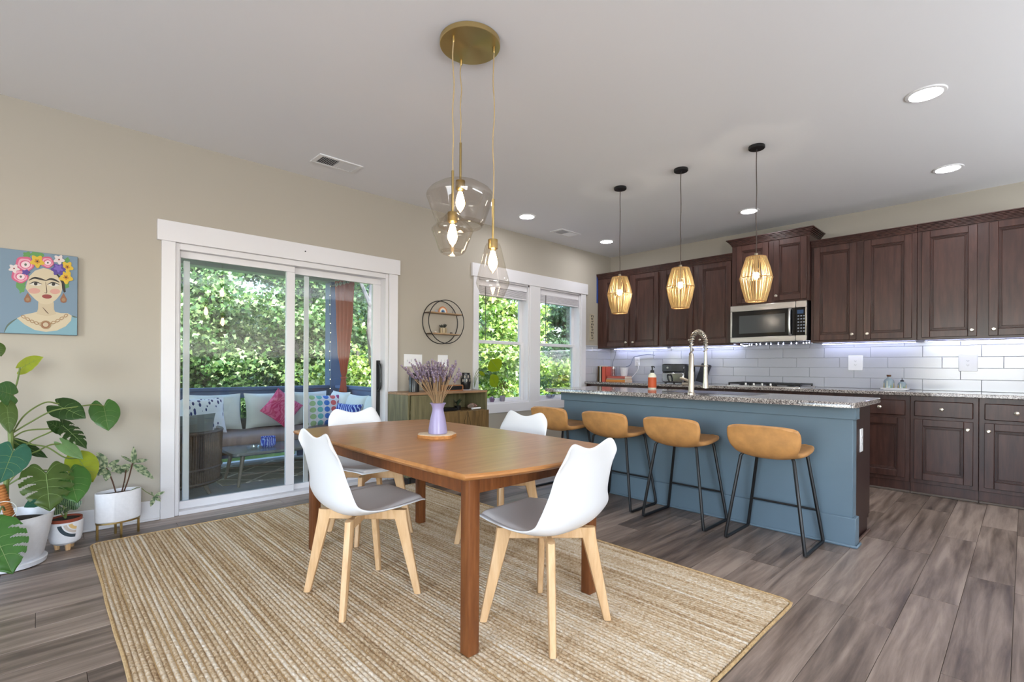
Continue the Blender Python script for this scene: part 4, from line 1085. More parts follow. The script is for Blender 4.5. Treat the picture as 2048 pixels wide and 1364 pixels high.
Cc(MB().box(xm + .0015, CX1 + .004, CY0 - .022, CY0 - .002, .105, .655, .002)).build('lower_door', RUST, co)
for s in (-1, 1):
    q = MB(); q.T = Matrix.Translation((xm + s * .05, CY0 - .0222, .5)) @ Matrix.Rotation(s * -.28, 4, 'Y')
    q.box(-.002, .002, -.0006, .0006, -.2, .15); Cc(q).build('door_groove', M('groove dark', (42, 30, 18), .8) if s < 0 else bpy.data.materials['groove dark'], co)
for x in (CX0 + .05, CX1 - .05):
    for y in (CY0 + .05, -.09): Cc(MB().tube([(x, y, 0), (x, y, .08)], [.012, .018], 10)).build('leg', BLACKM, co)
# things in the niche
def lone(name, label, cat, mesh, mat, loc):
    o = mesh.build(name, mat); o.location = loc; return tag(o, label, cat)
nz = .6603
DKB = M('black lacquer', (20, 19, 20), .3)
lone('black_box', 'flat black box in the console niche beside the vase', 'box', MB().box(-.11, .11, -.07, .07, 0, .03, .004), DKB, (-3.24, -.27, nz))
o = thing('dark_plant', 'small dark leafy plant in the middle of the console niche', 'plant', (-3.06, -.26, nz))
MB().lathe([(.001, 0), (.03, 0), (.036, .04), (.03, .042), (.001, .04)], 14).build('pot_body', DKB, o)
dl = M('dark green leaf', (44, 56, 38), .5)
for k in range(14):
    t = k * 2.4; MB().tube([(0, 0, .04), (.022 * math.cos(t), .022 * math.sin(t), .08), (.05 * math.cos(t), .05 * math.sin(t), .09 + .03 * math.sin(k))], [.003, .009, .001], 5, sq=.3).build('leaf', dl, o)
def shell_piece(label, loc, rz, c):
    m = MB(); n = 9
    def fn(u, v): 
        a = (u - .5) * 2.1; r = .012 + v * .055
        return (r * math.sin(a), -.01 + .01 * v * math.cos(a * 3) * .4 - v * .018, .006 + r * math.cos(a) * .9 + .003 * math.cos(u * 2 * PI * 8) * v)
    o = m.grid(fn, 33, 5).build('sea_shell', c); solid(o, .004, 0); o.location = loc; o.rotation_euler = (.25, 0, rz); return tag(o, label, 'shell')
SH1 = M('banded shell', (150, 132, 118), .5, var=.35, vscale=40); 
shell_piece('fan shaped banded shell standing in the console niche', (-2.94, -.28, nz), .2, SH1)
shell_piece('smaller red brown shell leaning beside the fan shell in the niche', (-2.87, -.25, nz), -.5, M('red brown shell', (140, 104, 90), .5, var=.4, vscale=50))
lone('white_candle', 'short white candle lying at the front of the console niche', 'candle', MB().cyl((-.07, 0, .0105), (.05, .012, .0105), .01, n=12), PLASTW, (-2.87, -.345, nz))
# things on top
tz = CH + .0004
def jar(label, x, y, prof, mat, name='black_vase', cat='vase'):
    o = thing(name, label, cat, (x, y, tz)); MB().lathe(prof, 22).build('vase_body', mat, o); return o
o = jar('tall black canister at the outer end of the console, with carved rings', -3.56, -.22, [(.001, 0), (.05, 0), (.05, .15), (.047, .155), (.05, .16), (.05, .178), (.046, .183), (.001, .184)], DKB)
CARV = M('bronze brown carving', (86, 70, 62), .4)
for k in range(6): MB().tube([(.014 * math.cos(t), 0, .014 * math.sin(t)) for t in np.linspace(0, 2 * PI, 13)[:-1]], .0025, 5, True).build('carved_ring', CARV, o).matrix_local = Matrix.Rotation(k * PI / 3, 4, 'Z') @ Matrix.Translation((0, -.05, .125 + .03 * (k % 2)))
jar('low dark round bowl on the console behind the lavender', -3.42, -.25, [(.001, 0), (.03, 0), (.055, .03), (.06, .07), (.055, .1), (.05, .1), (.001, .09)], M('dark brown bowl', (40, 32, 32), .35), 'dark_bowl', 'bowl')
for x, lb in ((-3.315, 'slim black bottle on the console, outer one of the pair'), (-3.275, 'slim black bottle on the console, inner one of the pair')):
    jar(lb, x, -.2, [(.001, 0), (.017, 0), (.017, .12), (.013, .14), (.014, .165), (.001, .168)], DKB, 'slim_bottle', 'bottle')
o = jar('black figure shaped bottle standing behind the wooden radio', -3.175, -.17, [(.001, 0), (.036, 0), (.042, .02), (.05, .12), (.05, .135), (.03, .155), (.026, .165), (.034, .18), (.034, .2), (.024, .212), (.001, .214)], M('figured black bottle', (34, 29, 29), .35), 'figure_bottle', 'bottle')
for k in range(10): MB().box(-.004, .004, -.0475, -.043, .04 + .03 * (k // 5), .062 + .03 * (k // 5), .001).build('relief', CARV, o).matrix_local = Matrix.Rotation((k % 5) * PI / 2.5 + .3 * (k // 5), 4, 'Z')
rd = thing('wooden_radio', 'low wooden radio with rounded ends and dark front on the console', 'radio', (-3.17, -.31, tz))
q = MB(); q.T = Matrix(((1, 0, 0, 0), (0, 0, -1, .0), (0, 1, 0, 0), (0, 0, 0, 1))); q.prism(rrect(-.115, .115, 0, .062, .014), -.035, .035)
q.build('case', wood('radio walnut', ['#6b4326', '#865634', '#9c6a42'], (1, 9, 9), .4, 6), rd)
MB().box(-.1, .1, -.0375, -.034, .012, .05, .001).build('grille', DKB, rd)
o = jar('black vase with carved pale ovals on a coaster near the window', -2.925, -.22, [(.001, .004), (.04, .004), (.05, .03), (.056, .09), (.052, .14), (.042, .17), (.044, .18), (.038, .18), (.001, .17)], M('carved black vase', (26, 25, 26), .3))
OV = M('pale oval glaze', (150, 142, 132), .4)
for r in range(2):
    for k in range(9):
        t = k * 2 * PI / 9 + r * .35; zz = .1 + r * .04; rr = .0568 if r == 0 else .0535
        MB().lathe([(.001, .0012), (.0085, .0002)], 10).build('oval', OV, o).matrix_local = Matrix.Rotation(t, 4, 'Z') @ Matrix.Translation((rr, 0, zz)) @ Matrix.Rotation(PI / 2, 4, 'Y') @ Matrix.Diagonal((1.9, 1, 1, 1))
cs_ = MB().lathe([(.001, 0), (.06, 0), (.06, .0042), (.001, .0042)], 24); lone('coaster', 'white round coaster under the carved black vase', 'coaster', cs_, CERAM, (-2.925, -.22, tz - .0006))
# glass vase with big backlit leaves
def leaf_mesh(B, T, hw, kind, nrm, droop=.12, cup=.25, tw=0.):
    """leaf blade from base B to tip T; hw half width; nrm the side it faces; heart / split / oval outline"""
    B, T, n = Vector(B), Vector(T), Vector(nrm); ax = (T - B); L = ax.length; ax.normalize()
    n = (n - ax * n.dot(ax)).normalized(); sd_ = ax.cross(n)
    if tw: sd_ = Matrix.Rotation(tw, 3, ax) @ sd_; n = Matrix.Rotation(tw, 3, ax) @ n
    if kind == 'oval': tab = [(0, .02), (.12, .5), (.3, .9), (.5, 1), (.7, .82), (.88, .42), (1, .02)]
    else: tab = [(0, .52), (.1, .86), (.25, 1), (.45, .95), (.65, .72), (.82, .42), (.94, .14), (1, .01)]
    nt_, ns = (57 if kind == 'split' else 15), (21 if kind == 'split' else 11 if kind == 'heart' else 7)
    def w(t):
        for (a, b), (c, d_) in zip(tab, tab[1:]):
            if t <= c: 
                f = (t - a) / (c - a); f = f * f * (3 - 2 * f) * .4 + f * .6; return b + (d_ - b) * f
        return 0
    def fn(u, v):
        s = (u - .5) * 2; lob = .3 * (0 if kind == 'oval' else 1)
        y = v * L - lob * L * math.sin(min(1, abs(s)) * PI * .62) * (1 - v) ** 3
        x = s * w(v) * hw
        z = -droop * L * v * v + cup * hw * (abs(s) ** 1.3) * .35 - .35 * cup * hw * abs(s) ** 3 + .02 * hw * math.sin(v * 26 + abs(s) * 5) * abs(s)
        return B + ax * y + sd_ * x + n * z
    keep = None
    if kind == 'split':
        def keep(i, j):
            a = abs(i + .5 - (ns - 1) / 2) / ((ns - 1) / 2); b = (j + .5) / (nt_ - 1) - .1 * a * a
            for q, lo in ((.16, .42), (.31, .3), (.47, .36), (.63, .45)):
                if abs(b - q) < .03 * min(1, (a - lo) * 2.4) and a > lo: return False
            return True
    m = MB().grid(fn, ns, nt_, keep=keep); m.k = 1
    def vein(pts, r):
        m.tube([fn(u, v) + n * r * .35 for u, v in pts], [r * (1 - .75 * i / (len(pts) - 1)) for i in range(len(pts))], 5)
    vein([(.5, .02 + .95 * i / 9) for i in range(10)], max(.0008, hw * .022))
    if kind == 'heart' or kind == 'split':
        for t in (.04, .2, .38, .56):
            for sg in (-1, 1): vein([(.5 + sg * .43 * i / 4, min(.97, t + (.2 if t > .1 else -.0) * (i / 4) ** 1.3)) for i in range(5)], max(.0005, hw * .011))
    return m
def leafmat(name, c, tr=.3, rough=.35, var=.12):
    return M(name, c, rough, var=var, vscale=22, trans=tr, bump=.12, bscale=70)
LG = {'lime': leafmat('lime leaf', (148, 160, 44)), 'green': leafmat('mid green leaf', (64, 108, 44)), 'dark': leafmat('dark green monstera leaf', (46, 74, 32)), 'pale': leafmat('pale green leaf', (112, 146, 92)),
      'olive': leafmat('olive green leaf', (72, 94, 38)), 'blue': leafmat('bluish green leaf', (54, 104, 84))}
VEIN = M('pale leaf vein', (118, 142, 82), .5); STEM = M('green stem', (104, 122, 62), .5); BSTEM = M('brown stem', (84, 58, 42), .7)
def put_leaf(parent, m, mat, name='leaf'):
    o = m.build(name, [mat, VEIN], parent, sharp=None); o.data.polygons.foreach_set('use_smooth', [True] * len(o.data.polygons)); return o
gv = (-2.79, -.2, tz)
g = thing('sill_vase', 'clear glass bottle with big round backlit leaves beside the window', 'plant', gv)
MB().lathe([(.001, .002), (.03, .002), (.036, .008), (.036, .08), (.02, .1), (.016, .125), (.019, .13)], 20).build('glass_bottle', pane_mat('bottle glass', (.92, .95, .95), .15, True), g)
def rel(p): return (p[0] - .09 - gv[0], p[1] - .1 - gv[1], p[2] + .018 - gv[2])
BK = leafmat('backlit leaf', (140, 158, 30), .55)
for P in ([(-2.7, -.1, .86), (-2.7, -.1, .967), (-2.65, -.1, 1.055), (-2.52, -.1, 1.13)], [(-2.702, -.1, .86), (-2.657, -.1, .98), (-2.58, -.1, .97), (-2.5, -.1, .915)], [(-2.7, -.1, .87), (-2.68, -.1, .98), (-2.64, -.1, 1.03)]):
    MB().tube(bez([rel(p) for p in P], 5), .0026, 6).build('stem', STEM, g)
for b, t, w_, tw in (((-2.47, -.1, 1.165), (-2.33, -.1, 1.03), .092, .2), ((-2.46, -.1, 1.0), (-2.36, -.1, .85), .07, -.3), ((-2.64, -.1, 1.035), (-2.54, -.1, .985), .02, 0)):
    put_leaf(g, leaf_mesh(rel(b), rel(t), w_, 'oval', (-.6, -1, .1), tw=tw), BK)
# sill things
szl = WZ0 + .0204
p = thing('sill_pot', 'small mauve grey pot with a bushy dark plant on the window sill', 'plant', (-2.165, .03, szl))
MB().lathe([(.001, 0), (.026, 0), (.034, .068), (.03, .068), (.001, .06)], 18).build('pot_body', M('mauve grey pot', (146, 138, 148), .6), p)
for k in range(46):
    t = k * 2.4; ph = .2 + (k % 9) / 9 * 1.0; L_ = .07 + .1 * rng.random()
    d_ = Vector((math.cos(t) * math.sin(ph), math.sin(t) * math.sin(ph) * .45, math.cos(ph))); b = Vector((0, 0, .066)) + d_ * L_
    MB().add([tuple(b), tuple(b + d_ * .02 + Vector((.009, 0, -.003))), tuple(b + d_ * .045), tuple(b + d_ * .02 - Vector((.009, 0, .003)))], [(0, 1, 2, 3)]).build('leaf', leafmat('bronze sill leaf', (96, 92, 40), .3) if k == 0 else bpy.data.materials['bronze sill leaf'], p, sharp=None)
    if k % 3 == 0: MB().tube([(0, 0, .06), tuple(b)], .0015, 4).build('stem', STEM, p)
def crystal(label, loc, c, r, n, tr=.0):
    m = MB()
    for k in range(n):
        t = k * 2.4; a = Vector((math.cos(t) * .5 * (k > 0), math.sin(t) * .35 * (k > 0), 1)).normalized(); L_ = r * (1.1 - .05 * k)
        m.tube([a * 0, a * L_ * .75, a * L_], [r * .34, r * .3, .001], 6)
    o = m.build('crystal', M('crystal ' + label[:6], c, .2)); o.location = loc; return tag(o, label, 'crystal')
crystal('dark purple crystal cluster on the sill before the bushy plant', (-2.33, .03, szl + .004), (112, 92, 118), .06, 9)
gd = thing('glass_dish', 'clear grey glass dish on the sill of the window nearest the kitchen', 'dish', (-1.29, .04, szl))
MB().lathe([(.001, .001), (.03, .001), (.055, .02), (.068, .052), (.064, .052), (.05, .024), (.001, .008)], 10).build('bowl', pane_mat('grey cut glass', (.74, .74, .78), .5, True), gd)

# ------------------------------------------------------------------ painting on the wall
AX1, AZ0, AZ1, AWID = -5.992, 1.294, 1.806, .512
art = thing('portrait_canvas', 'canvas painting of a woman with a flower crown on a grey blue ground', 'painting', (AX1 - AWID / 2, 0, (AZ0 + AZ1) / 2))
cols = {'bg': (122, 146, 166), 'skin': (214, 198, 168), 'skin2': (204, 186, 156), 'dress': (128, 170, 184), 'hair': (40, 34, 30), 'leaf': (96, 154, 84), 'pink': (212, 96, 132), 'pink2': (232, 168, 186), 'pink3': (240, 214, 220), 'yel': (222, 184, 50), 'yel2': (196, 130, 30),
        'pur': (86, 62, 148), 'pur2': (122, 96, 186), 'wht': (230, 216, 214), 'lip': (150, 64, 60), 'cheek': (214, 160, 146), 'brn': (150, 100, 70), 'gold': (164, 130, 92), 'olive': (92, 108, 96), 'eye': (224, 218, 206), 'line': (92, 70, 52)}
keys = list(cols); pm = [M('paint ' + k, tuple(c * .9 for c in cols[k]), .6) for k in keys]
MB().box(-AWID / 2, AWID / 2, -.034, -.002, -.256, .256, .002).build('canvas', pm[0], art)
pa = MB(); layer = [0]
def XY(px, py):
    x = -AWID / 2 + AWID - (1108 - px) * .351 / 1108; tp = 75 + 115 * px / 1108; bt = 1270 + 30 * px / 1108
    return x, .256 - .512 * (py - tp) / (bt - tp)
def paint(col, pts):
    layer[0] += 1; y = -.0342 - .00006 * layer[0]; pa.k = keys.index(col)
    vs = [(XY(*p_)[0], y, XY(*p_)[1]) for p_ in pts]
    vs = [(min(max(x, -AWID / 2 + .002), AWID / 2 - .002), y_, min(max(z, -.254), .254)) for x, y_, z in vs]
    ar = sum(vs[i][0] * vs[(i + 1) % len(vs)][2] - vs[(i + 1) % len(vs)][0] * vs[i][2] for i in range(len(vs)))
    pa.add(vs if ar > 0 else list(reversed(vs)), [tuple(range(len(vs)))])
def ell(col, cx, cy, rx, ry, rot_=0, n=22, wob=0, lob=5):
    c, s = math.cos(rot_), math.sin(rot_); out = []
    for k in range(n):
        t = 2 * PI * k / n; w_ = 1 + wob * math.cos(lob * t); x, y = rx * w_ * math.cos(t), ry * w_ * math.sin(t); out.append((cx + x * c - y * s, cy + x * s + y * c))
    paint(col, out)
def stroke(col, pts, w_):
    P = bez([(a, b, 0) for a, b in pts], 5); L_ = []; R2 = []
    for i, p_ in enumerate(P):
        d_ = (P[min(i + 1, len(P) - 1)] - P[max(i - 1, 0)]).normalized(); f = w_ * (.35 + .65 * math.sin(PI * i / (len(P) - 1)))
        L_.append((p_.x - d_.y * f, p_.y + d_.x * f)); R2.append((p_.x + d_.y * f, p_.y - d_.x * f))
    paint(col, L_ + R2[::-1])
paint('dress', [(55, 1270), (90, 1190), (150, 1120), (235, 1065), (1020, 1015), (1108, 1045), (1108, 1300)])
paint('skin', [(232, 1062), (330, 1010), (450, 985), (525, 965), (760, 965), (860, 985), (960, 985), (1020, 1020), (1010, 1090), (930, 1170), (800, 1230), (640, 1250), (480, 1225), (340, 1150)])
stroke('olive', [(60, 1265), (100, 1175), (160, 1115), (232, 1066)], 12); stroke('olive', [(1020, 1020), (1060, 1035), (1108, 1045)], 10)
for k in range(7): ell('leaf', *[(370, 165), (480, 160), (560, 170), (260, 600), (300, 650), (930, 250), (920, 600)][k], 60, 38, .5 * k, wob=.2)
ell('leaf', 285, 570, 60, 90, .5); ell('leaf', 930, 560, 45, 75, -.2)
stroke('hair', [(740, 400), (800, 480), (870, 560), (915, 690)], 40)
paint('skin2', [(528, 830), (752, 830), (755, 930), (790, 1000), (660, 1030), (500, 1000), (524, 930)])
paint('skin', [(350, 640), (365, 560), (400, 470), (480, 390), (600, 350), (720, 380), (810, 470), (865, 560), (875, 650), (850, 720), (790, 790), (720, 845), (640, 865), (560, 850), (480, 790), (400, 710)])
stroke('line', [(590, 905), (640, 960), (680, 1000)], 6)
ell('cheek', 470, 675, 85, 40); ell('cheek', 770, 680, 75, 38)
for cx, cy in ((490, 575), (745, 580)): 
    ell('eye', cx, cy + 4, 82, 26, .06); ell('hair', cx, cy, 26, 22); stroke('hair', [(cx - 90, cy + 4), (cx - 10, cy - 26), (cx + 90, cy + 4)], 8)
stroke('hair', [(392, 528), (470, 492), (560, 508), (635, 528)], 14); stroke('hair', [(635, 528), (700, 506), (770, 520), (832, 552)], 14)
stroke('line', [(630, 545), (642, 620), (648, 700), (615, 696)], 6)
ell('lip', 652, 752, 72, 30, .05)
for cx in (378, 896): 
    paint('brn', [(cx, 700), (cx + 50, 790), (cx + 40, 830), (cx, 842), (cx - 40, 830), (cx - 52, 790)]); ell('gold', cx, 795, 26, 24)
for k in range(11):
    t = k / 10; cx = 320 + 610 * t; cy = 1040 + 115 * math.sin(PI * t) - 20 * t; ell('gold', cx, cy, 34, 22, .5 - t); ell('skin', cx, cy, 22, 12, .5 - t)
ell('gold', 635, 1150, 76, 60); ell('brn', 635, 1150, 58, 46); ell('skin2', 635, 1148, 40, 32)
for cx, cy, r in ((335, 300, 130), (650, 270, 98), (270, 470, 118)):
    ell('pink', cx, cy, r, r * .82, .2, wob=.05); ell('pink2', cx + 5, cy + 4, r * .78, r * .62, .3, wob=.06); ell('pink', cx + 8, cy + 6, r * .6, r * .46, .1); ell('pink3', cx + 12, cy + 8, r * .48, r * .36); ell('olive', cx + 12, cy + 8, r * .14, r * .14)
for cx, cy, r in ((510, 260, 92), (950, 335, 82), (930, 480, 95)):
    ell('yel', cx, cy, r, r * .85, .3, 30, .22); ell('yel2', cx, cy, r * .4, r * .3, .3, 30, .2); ell('hair', cx, cy, r * .14, r * .12)
ell('pur', 815, 370, 98, 78, 0, 30, .18, 6); ell('pur2', 815, 355, 60, 44, .4, 30, .3); ell('pur', 350, 415, 52, 36, 0, 24, .2)
for cx, cy, r in ((825, 232, 72), (190, 365, 66)): ell('wht', cx, cy, r, r * .8, .2, 30, .25); ell('lip', cx, cy, r * .2, r * .16)
pa.build('painted_portrait', pm, art, sharp=None)

# ------------------------------------------------------------------ potted plants on the floor
mo = thing('monstera_plant', 'big monstera in a white tapered pot, cut by the picture edge', 'plant', (-6.285, -.44, 0))
o0 = Vector((-6.285, -.44, 0))
def rl(p): return tuple(Vector(p) - o0)
MB().lathe([(.001, 0), (.135, 0), (.15, .006), (.155, .03), (.15, .034), (.001, .034)], 40).build('saucer', CERAM, mo)
MB().lathe([(.001, .034), (.128, .034), (.14, .05), (.182, .27), (.185, .278), (.178, .278), (.165, .23), (.001, .23)], 40).build('pot_body', CERAM, mo)
MB().lathe([(.168, .232), (.12, .238), (.05, .24), (.001, .241)], 28).build('soil', SOIL, mo)
MB().tube([rl(p) for p in bez([(-6.297, -.43, .22), (-6.3, -.43, .402), (-6.296, -.43, .498), (-6.285, -.43, .593), (-6.282, -.43, .703), (-6.29, -.43, .8), (-6.305, -.43, .91)], 4)], .012, 8).build('trunk', STEM, mo)
mp_ = bez([(-6.272, -.47, .235), (-6.288, -.47, .30), (-6.305, -.47, .37), (-6.325, -.47, .45)], 16)
MB().tube([rl(p) for p in mp_], [.021 + .003 * math.sin(i * 2.1) for i in range(len(mp_))], 10).build('aerial_root', M('orange brown aerial root', (176, 112, 58), .8, bump=.4), mo)
MB().tube([tuple(Vector(rl((-6.305, -.56, .33))) + Vector((.05 * math.cos(t), 0, .05 * math.sin(t)))) for t in np.linspace(0, 2 * PI, 25)[:-1]], .0022, 5, True).build('plant_tie', M('white tie wire', (206, 206, 196), .5), mo)
for P in ([(-6.25, -.33, 1.088), (-6.261, -.357, 1.003), (-6.284, -.383, .907), (-6.298, -.41, .799)], [(-6.085, -.33, .872), (-6.146, -.357, .885), (-6.228, -.383, .82), (-6.282, -.41, .714)],
          [(-5.873, -.25, .842), (-5.922, -.3, .858), (-6.015, -.362, .852), (-6.116, -.378, .835), (-6.207, -.394, .777), (-6.282, -.41, .72)], [(-6.078, -.33, .723), (-6.145, -.357, .731), (-6.227, -.383, .729), (-6.282, -.41, .692)],
          [(-6.067, -.33, .74), (-6.132, -.357, .706), (-6.207, -.383, .665), (-6.262, -.41, .587)], [(-6.066, -.33, .632), (-6.123, -.357, .636), (-6.186, -.383, .605), (-6.285, -.43, .577)],
          [(-5.994, -.3, .534), (-6.058, -.35, .553), (-6.134, -.37, .624), (-6.207, -.39, .654), (-6.278, -.41, .697)], [(-6.141, -.49, .497), (-6.186, -.47, .51), (-6.247, -.45, .511), (-6.295, -.43, .45)],
          [(-6.269, -.61, .651), (-6.285, -.52, .66), (-6.298, -.43, .52)], [(-6.256, -.36, .652), (-6.282, -.41, .687)], [(-6.297, -.49, .865), (-6.28, -.45, .766), (-6.282, -.42, .709)], [(-6.044, -.45, .475), (-6.12, -.44, .5), (-6.2, -.43, .5), (-6.295, -.43, .44)], [(-6.335, -.71, .265), (-6.31, -.6, .36), (-6.3, -.45, .3)], [(-6.274, -.45, .938), (-6.29, -.44, .88), (-6.3, -.43, .84)]):
    MB().tube([rl(p) for p in bez(P, 6)], .0042, 7).build('petiole', STEM, mo)
LVS = [((-6.242, -.3, 1.088), (-6.163, -.38, 1.152), .05, 'heart', 'lime'), ((-6.274, -.45, .938), (-6.335, -.55, .976), .07, 'heart', 'green'), ((-6.085, -.33, .86), (-5.972, -.42, .794), .07, 'heart', 'dark'),
       ((-5.873, -.24, .839), (-5.851, -.3, .694), .08, 'heart', 'green'), ((-6.078, -.34, .724), (-6.133, -.4, .777), .036, 'heart', 'dark'), ((-6.067, -.34, .741), (-5.959, -.44, .619), .062, 'split', 'dark'),
       ((-6.067, -.34, .633), (-5.979, -.4, .545), .038, 'heart', 'pale'), ((-5.993, -.3, .529), (-5.933, -.4, .403), .078, 'heart', 'lime'), ((-6.141, -.5, .497), (-6.124, -.62, .314), .116, 'split', 'olive'),
       ((-6.044, -.46, .471), (-6.01, -.58, .33), .092, 'heart', 'green'), ((-6.269, -.62, .651), (-6.308, -.74, .52), .08, 'heart', 'blue'), ((-6.256, -.36, .656), (-6.125, -.34, .566), .04, 'heart', 'dark'),
       ((-6.295, -.5, .871), (-6.282, -.56, .741), .04, 'heart', 'olive'), ((-6.335, -.72, .27), (-6.262, -.86, .085), .11, 'split', 'green'), ((-6.345, -.4, 1.206), (-6.32, -.42, 1.151), .036, 'heart', 'olive')]
for i, (b, t, w_, kd, c) in enumerate(LVS):
    nr = (.1, -1, .35) if i not in (0, 5, 11) else ((-.7, -1, .5), (.5, -.8, .5), (.1, -.7, .7))[(0, 5, 11).index(i)]
    put_leaf(mo, leaf_mesh(rl(b), rl(t), w_, kd, nr, .1, .3), LG[c])
MB().tube([rl(p) for p in bez([(-6.345, -.4, 1.206), (-6.34, -.41, 1.05), (-6.305, -.43, .9)], 6)], .004, 6).build('petiole', STEM, mo)

# little prayer plant in a footed pot with an arc motif
ca = thing('prayer_plant', 'small striped leaf plant in a white footed pot with a dark arc', 'plant', (-6.052, -.31, 0)); o0 = Vector((-6.052, -.31, 0))
for k in range(3):
    t = -PI / 2 + k * 2 * PI / 3 + .25; MB().tube([(  .038 * math.cos(t),   .038 * math.sin(t), 0), (  .04 * math.cos(t),   .04 * math.sin(t), .045)], [.012, .018], 10).build('foot', BEECH, ca)
MB().lathe([(.001, .034), (.05, .034), (.07, .05), (.078, .08), (.082, .165), (.082, .17), (.077, .17), (.075, .15), (.001, .15)], 40).build('pot_body', CERAM, ca)
TERR = M('terracotta rim', (140, 66, 46), .8)
MB().lathe([(.075, .15), (.0775, .188), (.072, .188), (.07, .172), (.001, .172)], 36).build('inner_pot', TERR, ca)
MB().lathe([(.0705, .178), (.001, .182)], 24).build('soil', SOIL, ca)
def pot_r(z): return .0783 + (z - .08) / .085 * .004 if z > .08 else .07 + (z - .05) / .03 * .008
for nm, r0_, r1_, c in (('dark_arc', .074, .094, (44, 58, 68)), ('grey_arc', .05, .066, (196, 182, 172)), ('ochre_arc', .026, .044, (214, 178, 118))):
    m = MB(); a0 = .42
    def fn(u, v):
        t = PI + .12 + u * 1.35; r = r0_ + (r1_ - r0_) * v; s = a0 *   .0805 * 1.55 + r * math.cos(t); z = .166 + r * math.sin(t) * .92; z = max(min(z, .168), .06)
        th = -PI / 2 + s /   .0805; R = pot_r(z) + .0009; return (R * math.cos(th), R * math.sin(th), z)
    m.grid(fn, 18, 4, flip=False); m.build(nm, M('pot ' + nm, c, .6), ca, sharp=None)
PRY = leafmat('striped prayer leaf', (46, 78, 42), .2)
def stripes(name):
    a = NT(name); p = a.n('BsdfPrincipled', Roughness=.4); tc = a.n('TexCoord'); w = a.n('TexWave', Scale=38., Distortion=3.); a.l(tc.outputs['Object'], w.inputs[0])
    r = a.n('ValToRGB'); r.color_ramp.elements[0].color = (*lin((40, 66, 40)), 1); r.color_ramp.elements[1].color = (*lin((126, 150, 106)), 1); r.color_ramp.elements[0].position = .5
    a.l(w.outputs['Fac'], r.inputs[0]); a.l(r.outputs[0], p.inputs['Base Color']); a.l(p.outputs[0], a.out.inputs[0]); return a.m
STR = stripes('striped leaf')
for b, t, w_ in (((-6.06, -.3, .237), (-6.132, -.33, .246), .03), ((-6.055, -.3, .248), (-6.03, -.33, .322), .038), ((-6.042, -.3, .24), (-5.985, -.33, .275), .032), ((-6.064, -.3, .262), (-6.081, -.26, .287), .024), ((-6.13, -.3, .325), (-6.225, -.36, .3), .034), ((-6.058, -.31, .235), (-6.04, -.37, .25), .026)):
    put_leaf(ca, leaf_mesh(tuple(Vector(b) - o0), tuple(Vector(t) - o0), w_, 'oval', (0, -1, .5), .15, .3), STR if b[0] != -6.13 else LG['blue'])
    MB().tube([(.0, 0, .178), tuple((Vector(b) - o0) * .6 + Vector((0, 0, .07))), tuple(Vector(b) - o0)], .003, 6).build('stem', STEM, ca)

# oval planter on a brass stand
ov = thing('oval_planter', 'variegated plant in a white oval planter on a brass stand beside the door casing', 'plant', (-5.797, -.24, 0), math.radians(8)); o0 = Vector((-5.797, -.24, 0))
RI = Matrix.Rotation(-math.radians(8), 3, 'Z')
def rv(p): return tuple(RI @ (Vector(p) - o0))
def oval_lathe(prof, n=44, e=.6):
    m = MB(); m.T = Matrix.Diagonal((1, e, 1, 1)); return m.lathe(prof, n)
oval_lathe([(.001, .106), (.112, .106), (.119, .112), (.121, .29), (.12, .293), (.114, .293), (.112, .27), (.001, .27)]).build('pot_body', CERAM, ov)
oval_lathe([(.113, .272), (.06, .278), (.001, .28)], 28).build('soil', SOIL, ov)
oval_lathe([(.108, .096), (.116, .096), (.116, .106), (.108, .106)]).build('stand_ring', BRASS, ov)
for k, t in enumerate((PI * 1.0, PI * 1.5, PI * .5, 0)):
    x, y = .107 * math.cos(t), .062 * math.sin(t); MB().box(x - .006, x + .006, y - .006, y + .006, 0, .1, .001).build('stand_leg', BRASS, ov)
for P in ([(-5.809, -.24, .275), (-5.83, -.24, .365), (-5.858, -.24, .446)], [(-5.781, -.24, .275), (-5.766, -.24, .355), (-5.759, -.24, .42)], [(-5.771, -.24, .275), (-5.746, -.24, .359), (-5.725, -.24, .46)]):
    MB().tube([rv(p) for p in bez(P, 6)], .0042, 7).build('stem', BSTEM, ov)
MB().tube([rv(p) for p in bez([(-5.74, -.24, .278), (-5.69, -.23, .293), (-5.65, -.22, .255), (-5.603, -.2, .212)], 6)], .0022, 6).build('stem', STEM, ov)
def vari():
    a = NT('variegated leaf'); p = a.n('BsdfPrincipled', Roughness=.45); tc = a.n('TexCoord'); n1 = a.n('TexNoise', Scale=55., Detail=2.); a.l(tc.outputs['Object'], n1.inputs['Vector'])
    r = a.n('ValToRGB'); r.color_ramp.elements[0].position = .42; r.color_ramp.elements[1].position = .62; r.color_ramp.elements[0].color = (*lin((74, 98, 70)), 1); r.color_ramp.elements[1].color = (*lin((168, 176, 142)), 1)
    a.l(n1.outputs[0], r.inputs[0]); a.l(r.outputs[0], p.inputs['Base Color']); a.l(p.outputs[0], a.out.inputs[0]); return a.m
VAR = vari()
